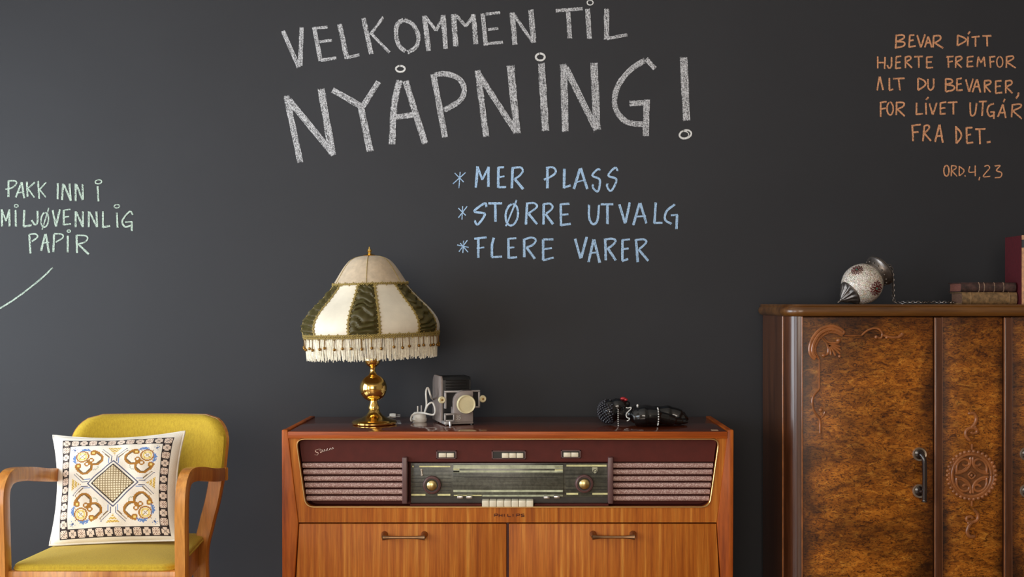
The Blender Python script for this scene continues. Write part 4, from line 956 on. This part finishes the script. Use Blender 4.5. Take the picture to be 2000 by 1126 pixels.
# standing half-bound book
xs = (1995.5-PX)*3.102/F; rb = root('book', Vector((xs+.021, yb+.055, zt)), 'dark red standing book with tan spine and black label', 'book')
C3, C4 = leather('dark_red_cloth', (80, 17, 26), .08), leather('pale_tan_leather', (176, 126, 84), .2); yb3 = yb-.03
hB = .190
B().box((xs, yb3+.012, zt), (xs+.003, yb3+.122, zt+hB), .0007, 1).done('cover', C3, rb); B().box((xs+.039, yb3+.012, zt), (xs+.042, yb3+.122, zt+hB), .0007, 1).done('cover', C3, rb)
n = 10; arc = [(xs+.021-.021*math.cos(PI*k/n), yb3+.012-.010*math.sin(PI*k/n)) for k in range(n+1)]; arc2 = [(xs+.021-.019*math.cos(PI*k/n), yb3+.0125-.007*math.sin(PI*k/n)) for k in range(n+1)][::-1]
s3 = B().prism(arc+arc2, lambda x, y: (x, y, zt), lambda x, y: (x, y, zt+hB)).done('spine', C4, rb)
arcb = [(xs+.021-.0214*math.cos(PI*k/n), yb3+.012-.0106*math.sin(PI*k/n)) for k in range(n+1)]
B().prism(arcb+arc2, lambda x, y: (x, y, zt+hB-.034), lambda x, y: (x, y, zt+hB-.012)).done('spine_label', leather('black_label', (24, 18, 16)), s3, label='black label band')
B().box((xs+.0032, yb3+.010, zt+.003), (xs+.0388, yb3+.118, zt+hB-.003)).done('page_block', page_mat('grey_pages', (170, 150, 124)), rb)
# ------------------------------------------------------------------ bentwood armchair
M_BEECH = wood('honey_beech', [(.3, (178, 104, 36)), (.5, (206, 134, 56)), (.7, (226, 160, 78))], (1, 1, .1), .33, .35, 30, .3)
M_YEL = weave('mustard_upholstery', (204, 172, 44), (174, 142, 26), 700, sheen=.05)
CX = -1.014
ch = root('armchair', Vector((CX, 2.82-DW, 0)), 'honey wood armchair with mustard yellow upholstered seat and back', 'armchair')
def cy(d): return d-DW
ZS = .487
# seat pad
def sq(n=10, r=.035):
    out = []
    x0, x1, y0, y1 = CX-.192, CX+.192, cy(2.595), cy(2.96)
    for cx_, cy_, a in ((x1-r, y1-r, 0), (x0+r, y1-r, PI/2), (x0+r, y0+r, PI), (x1-r, y0+r, 1.5*PI)):
        for k in range(n+1): t = a+PI/2*k/n; out.append((cx_+r*math.cos(t), cy_+r*math.sin(t)))
    return [(CX+(x-CX)*(1-.15*(y-y0)/(y1-y0))-.008*(y-y0)/(y1-y0), y) for x, y in out]
bm = bmesh.new(); rings = []; O = sq(); mc = Vector((CX, cy(2.78), 0))
for s, z in ((.985, -.001), (1.0, .001), (1.003, .004), (1.0, .008), (.985, .0105), (.93, .0125), (.7, .015), (.4, .017), (.02, .018)):
    rings.append([bm.verts.new((mc.x+(x-mc.x)*s, mc.y+(y-mc.y)*s, ZS-.006+z)) for x, y in O])
n = len(O)
for i in range(len(rings)-1):
    for k in range(n): bm.faces.new((rings[i][k-1], rings[i][k], rings[i+1][k], rings[i+1][k-1]))
bm.faces.new(rings[0][::-1]); bm.faces.new(rings[-1]); bmesh.ops.recalc_face_normals(bm, faces=bm.faces)
b = B(); b.merge(bm); seat = b.done('seat', M_YEL, ch)
# piping around the lower rim
B().tube([(x, y, ZS-.0055) for x, y in O], .003, 8, closed=True).done('piping', M_YEL, seat)
# seat frame rails
zr0, zr1 = ZS-.075, ZS-.0075
B().box((CX-.195, cy(2.592), zr0), (CX+.195, cy(2.615), zr1), .004).done('front_rail', M_BEECH, ch)
B().box((CX-.134, cy(2.925), zr0), (CX+.134, cy(2.945), zr1), .004).done('back_rail', M_BEECH, ch)
for s in (-1, 1): B().prism([(CX+s*.190, cy(2.616)), (CX+s*.172, cy(2.616)), (CX+s*.136, cy(2.944)), (CX+s*.152-.006, cy(2.944))], lambda x, y: (x, y, zr0), lambda x, y: (x, y, zr1), .003).done('side_rail', M_BEECH, ch)
# arms: one bent strip per side - front post, bend, arm running back into the rear band
def strip(pts, w, t, side, nm):
    """rectangular bar (w across = side direction, t thick) swept along pts with rounded edges"""
    pts = [Vector(p) for p in pts]; N = len(pts); bm = bmesh.new(); R = []
    sd = Vector(side); c = .3
    for i, p in enumerate(pts):
        tg = (pts[min(i+1, N-1)]-pts[max(i-1, 0)]).normalized(); s_ = (sd-tg*sd.dot(tg)).normalized(); u_ = tg.cross(s_)
        ww = w[i] if hasattr(w, '__len__') else w
        tt = t[i] if hasattr(t, '__len__') else t
        R.append([bm.verts.new(p+s_*ww/2*a+u_*tt/2*e) for a, e in ((1, .6), (.85, 1), (-.85, 1), (-1, .6), (-1, -.6), (-.85, -1), (.85, -1), (1, -.6))])
    for i in range(N-1):
        for k in range(8): bm.faces.new((R[i][k], R[i][(k+1) % 8], R[i+1][(k+1) % 8], R[i+1][k]))
    bm.faces.new(R[0][::-1]); bm.faces.new(R[-1]); bmesh.ops.recalc_face_normals(bm, faces=bm.faces)
    b = B(); b.merge(bm); return b
for s in (-1, 1):
    x = CX+s*.206
    pts = crom([(x, cy(2.600), 0.0), (x, cy(2.600), .25), (x, cy(2.598), .46), (x+s*.001, cy(2.592), .60), (x+s*.002, cy(2.594), .655), (x+s*.002, cy(2.608), .681), (x+s*.002, cy(2.640), .692), (x+s*.0015, cy(2.72), .684), (x, cy(2.83), .664), (x-s*.006, cy(2.935), .650)], 6)
    strip(pts, .027, .033, (1, 0, 0), 'arm').done('arm', M_BEECH, ch)
    # rear stile: slants forward from arm height down to the seat side, then back leg
    st = crom([(CX+s*.190, cy(2.945), .640), (CX+s*.180, cy(2.94), .58), (CX+s*.166, cy(2.935), .52), (CX+s*.152, cy(2.93), .44), (CX+s*.156, cy(2.94), .30), (CX+s*.17, cy(2.97), 0)], 5)
    strip(st, .038, .028, (1, 0, 0), 'rear').done('rear_stile', M_BEECH, ch)
# rear band joining both arms behind the backrest
RB = .47
def bk(u, off=0, lean=0):  # u in metres along the arc; returns x, y
    a = u/RB; R_ = RB-off
    return CX+R_*math.sin(a), cy(2.985)-RB+R_*math.cos(a)+lean
pts = [Vector((*bk(u, -.026), .646)) for u in [(-.205+.41*k/24) for k in range(25)]]
strip(pts, .034, .010, (0, 0, 1), 'band').done('rear_band', M_BEECH, ch)
# backrest: curved shell with upholstered front
def back_shell(off0, off1, grow, zlo, zhi, crown):
    nu, nv = 36, 18; H = .211+grow; bm = bmesh.new(); Gf, Gb = [], []
    rad = .075
    for j in range(nv+1):
        v = j/nv; z = zlo-grow+(zhi-zlo+2*grow)*v; rf, rbk = [], []
        top = zhi+grow-z; w_ = H
        if top < rad: w_ = H-rad+math.sqrt(max(0, rad*rad-(rad-top)**2))
        bot = z-(zlo-grow)
        if bot < .02: w_ = min(w_, H-.02+math.sqrt(max(0, .02**2-(.02-bot)**2)))
        w_ *= .965+.035*v
        for i in range(nu+1):
            u = (2*i/nu-1)*w_; e = min(1, (1-abs(2*i/nu-1))*7, v*9, (1-v)*9); pu = crown*math.sqrt(max(0, 1-(1-e)**2))
            ln = .045*(z-.62)/.18
            x, y = bk(u, off0+pu, ln); rf.append(bm.verts.new((x, y, z))); x, y = bk(u, off1, ln); rbk.append(bm.verts.new((x, y, z)))
        Gf.append(rf); Gb.append(rbk)
    for j in range(nv):
        for i in range(nu):
            bm.faces.new((Gf[j][i], Gf[j][i+1], Gf[j+1][i+1], Gf[j+1][i])); bm.faces.new((Gb[j][i], Gb[j+1][i], Gb[j+1][i+1], Gb[j][i+1]))
        bm.faces.new((Gf[j][0], Gf[j+1][0], Gb[j+1][0], Gb[j][0])); bm.faces.new((Gf[j][nu], Gb[j][nu], Gb[j+1][nu], Gf[j+1][nu]))
    for i in range(nu):
        bm.faces.new((Gf[0][i], Gb[0][i], Gb[0][i+1], Gf[0][i+1])); bm.faces.new((Gf[nv][i], Gf[nv][i+1], Gb[nv][i+1], Gb[nv][i]))
    bmesh.ops.recalc_face_normals(bm, faces=bm.faces); b = B(); b.merge(bm); return b
bkr = back_shell(.0, -.010, .0, .632, .797, .014).done('backrest', M_YEL, ch)
back_shell(-.0102, -.020, .0005, .632, .797, 0).done('back_shell', M_BEECH, ch)

# ------------------------------------------------------------------ cross-stitched cushion
N = 132
def stitch():
    g = [[0]*N for _ in range(N)]
    def put(x, y, c):
        if 0 <= x < N and 0 <= y < N: g[int(y)][int(x)] = c
    m = N/2-.5
    for y in range(N):
        for x in range(N):
            e = min(x, y, N-1-x, N-1-y)
            if e < 11:
                tx, ty = x % 11, y % 11; ix = x//11; iy = y//11
                c = 1
                if 1 <= tx <= 9 and 1 <= ty <= 9:
                    c = 6; ax_, ay_ = abs(tx-5), abs(ty-5); cut = 7 if (ix+iy) % 2 else 6
                    if ax_+ay_ > cut: c = 1
                    elif (ax_ == ay_ and ax_ in (1, 3)) or (ax_ == 0 and ay_ == 0): c = 1 if (ix+iy) % 2 == 0 else 7
                    elif (ix+iy) % 2 and (ax_ == 0 or ay_ == 0) and ax_+ay_ == 3: c = 7
                if (ix in (0, 11) and iy in (0, 11)) and (abs(x-y) <= 0 or abs(x+y-(N-1)) <= 0): c = 1
                g[y][x] = c
            elif e == 11 or e == 12: g[y][x] = 0
    def sym(x, y, c):
        for sx in (-1, 1):
            for sy in (-1, 1): put(round(m+sx*x+.01), round(m+sy*y+.01), c)
    def symd(x, y, c): sym(x, y, c); sym(y, x, c)
    def lineto(fn, p, q_, c, w=1):
        L_ = max(abs(q_[0]-p[0]), abs(q_[1]-p[1]))*2+1
        for k in range(int(L_)+1):
            t = k/L_; x, y = p[0]+(q_[0]-p[0])*t, p[1]+(q_[1]-p[1])*t
            for a in range(w):
                for d in range(w): fn(x+a, y+d, c)
    # centre diamond
    for y in range(N):
        for x in range(N):
            s = abs(x-m)+abs(y-m)
            if s < 24: g[y][x] = 5 if (x % 3 and y % 3) else 11
            elif s < 26: g[y][x] = 1
            elif 29 <= s < 30.6: g[y][x] = 4
    lineto(symd, (3, 30), (3, 37), 4); lineto(symd, (3, 37), (14, 48), 4); lineto(symd, (5.5, 27), (5.5, 35), 3); lineto(symd, (5.5, 35), (15, 45), 8)
    for k in range(9):
        for a in range(-k, k+1): symd(abs(a)*.9, 39+k*1.35, 9 if (a+k) % 3 else 2)
    # gold scrolls, flower, leaves (half motif, mirrored on the diagonal)
    def curve(pts, c, w):
        p = crom([(*q_, 0) for q_ in pts], 8)
        for i in range(len(p)-1): lineto(symd, (p[i].x, p[i].y), (p[i+1].x, p[i+1].y), c, w)
    curve([(26, 45), (20, 42), (14, 36), (14, 31), (19, 26), (26, 26), (30, 31)], 8, 2)
    curve([(25, 46), (19, 43), (13, 36), (13, 30), (18, 25), (26, 25), (30, 30)], 2, 2)
    def ring(cx, cy_, r0, r1, c):
        for yy in range(-12, 13):
            for xx_ in range(-12, 13):
                d = math.hypot(xx_, yy)
                if r0 <= d < r1: symd(cx+xx_, cy_+yy, c)
    ring(25, 43, 2, 4, 2); ring(25, 43, 0, 2, 9); ring(27, 32, 1.5, 3.6, 2)
    ring(38, 38, 3.5, 6, 9); ring(38, 38, 6.5, 8.5, 2); ring(38, 38, 0, 3.5, 0)
    for k in range(-8, 9): symd(38+k, 38+k, 8) if abs(k) % 2 else None; symd(38+k, 38-k, 2 if abs(k) > 3 else 8)
    for k in range(15):
        t = -.9+1.9*k/14; [symd(36+(11+q_)*math.cos(t*.6-.1), 35+(11+q_)*math.sin(t*.6-.1), 3) for q_ in range(0, 2+int(2.5*math.sin(PI*k/14)))]
    for dx, dy in ((0, 0), (1, 0), (2, 1), (-2, 2), (3, 3), (1, 1), (2, 2), (4, 1)): symd(48+dx, 48+dy, 4 if dx % 2 else 3)
    for k in range(4): symd(20+k, 19-k % 2, 10)
    return g
PAT = stitch()
PCOL = [(240, 230, 214), (40, 24, 20), (170, 112, 24), (98, 132, 188), (70, 72, 104), (236, 222, 190), (228, 206, 186), (110, 56, 40), (112, 84, 44), (238, 210, 120), (150, 158, 130), (150, 126, 84)]
def cushion_mat():
    m = Mat('cross_stitched_linen', (240, 234, 222), .85, sheen=.2)
    a = m.n('ShaderNodeVertexColor', layer_name='stitch'); m.nt.links.new(a.outputs['Color'], m.b.inputs['Base Color'])
    c = m.coords(); v = m.n('ShaderNodeTexVoronoi'); v.inputs['Scale'].default_value = 480; m.l(c, 'Vector', v, 'Vector'); m.bump(v, 'Distance', .35, .0012); return m.m
TL, TR, BR, BL = P(104, 850, 2.925), P(361, 842, 2.925), P(352, 1054, 2.795), P(97, 1064, 2.785)
GU, GV = 154, 145; E0u, E0v = 13, 4          # embroidered square starts at these cells (left, bottom margins)
nrm = ((TR-BL).cross(TL-BR)).normalized()
if nrm.y > 0: nrm = -nrm
def pil(u, v, side):
    eu, ev = 2*u-1, 2*v-1
    # concave seams between the ears
    uu = u+(.5-u)*.10*(1-ev*ev)*abs(eu)**2; vv = v+(.5-v)*(.10 if v > .5 else .015)*(1-eu*eu)*abs(ev)**2
    p = BL.lerp(BR, uu).lerp(TL.lerp(TR, uu), vv)
    t = ((1-abs(eu)**2.6)*(1-abs(ev)**2.6))
    t = max(0, t)**.55
    wr = .006*noise.noise(Vector((u*3, v*3.4, 4.2)))+.003*noise.noise(Vector((u*9, v*8, 1.2)))
    rim = min(1, 12*min(u, 1-u, v, 1-v))
    return p+nrm*((.047*t+wr*rim) if side else -.040*t)
bm = bmesh.new(); cl = bm.loops.layers.float_color.new('stitch')
def sheet(side):
    Gd = [[bm.verts.new(pil(i/GU, j/GV, side)) for i in range(GU+1)] for j in range(GV+1)]
    for j in range(GV):
        for i in range(GU):
            f = bm.faces.new((Gd[j][i], Gd[j][i+1], Gd[j+1][i+1], Gd[j+1][i]) if side else (Gd[j][i], Gd[j+1][i], Gd[j+1][i+1], Gd[j][i+1]))
            c = 0
            if side and 0 <= i-E0u < N and 0 <= j-E0v < N: c = PAT[N-1-(j-E0v)][i-E0u]
            q_ = lin(PCOL[c])
            for lp_ in f.loops: lp_[cl] = q_
sheet(True); sheet(False)
bmesh.ops.remove_doubles(bm, verts=bm.verts, dist=1e-5)
me = bpy.data.meshes.new('cushion'); bm.to_mesh(me); bm.free()
cbase = (BL+BR)/2
cu = root('cushion', cbase, 'square white cushion cross-stitched in brown, gold and blue on yellow armchair', 'cushion')
link('cover', me, cushion_mat(), cu, ang=60)
edge = [pil(k/40, 0, True) for k in range(40)]+[pil(1, k/40, True) for k in range(40)]+[pil(1-k/40, 1, True) for k in range(40)]+[pil(0, 1-k/40, True) for k in range(40)]
B().tube(edge, .0028, 6, closed=True).done('seam', plain('linen_seam', (232, 226, 214), .8, var=.05), cu)
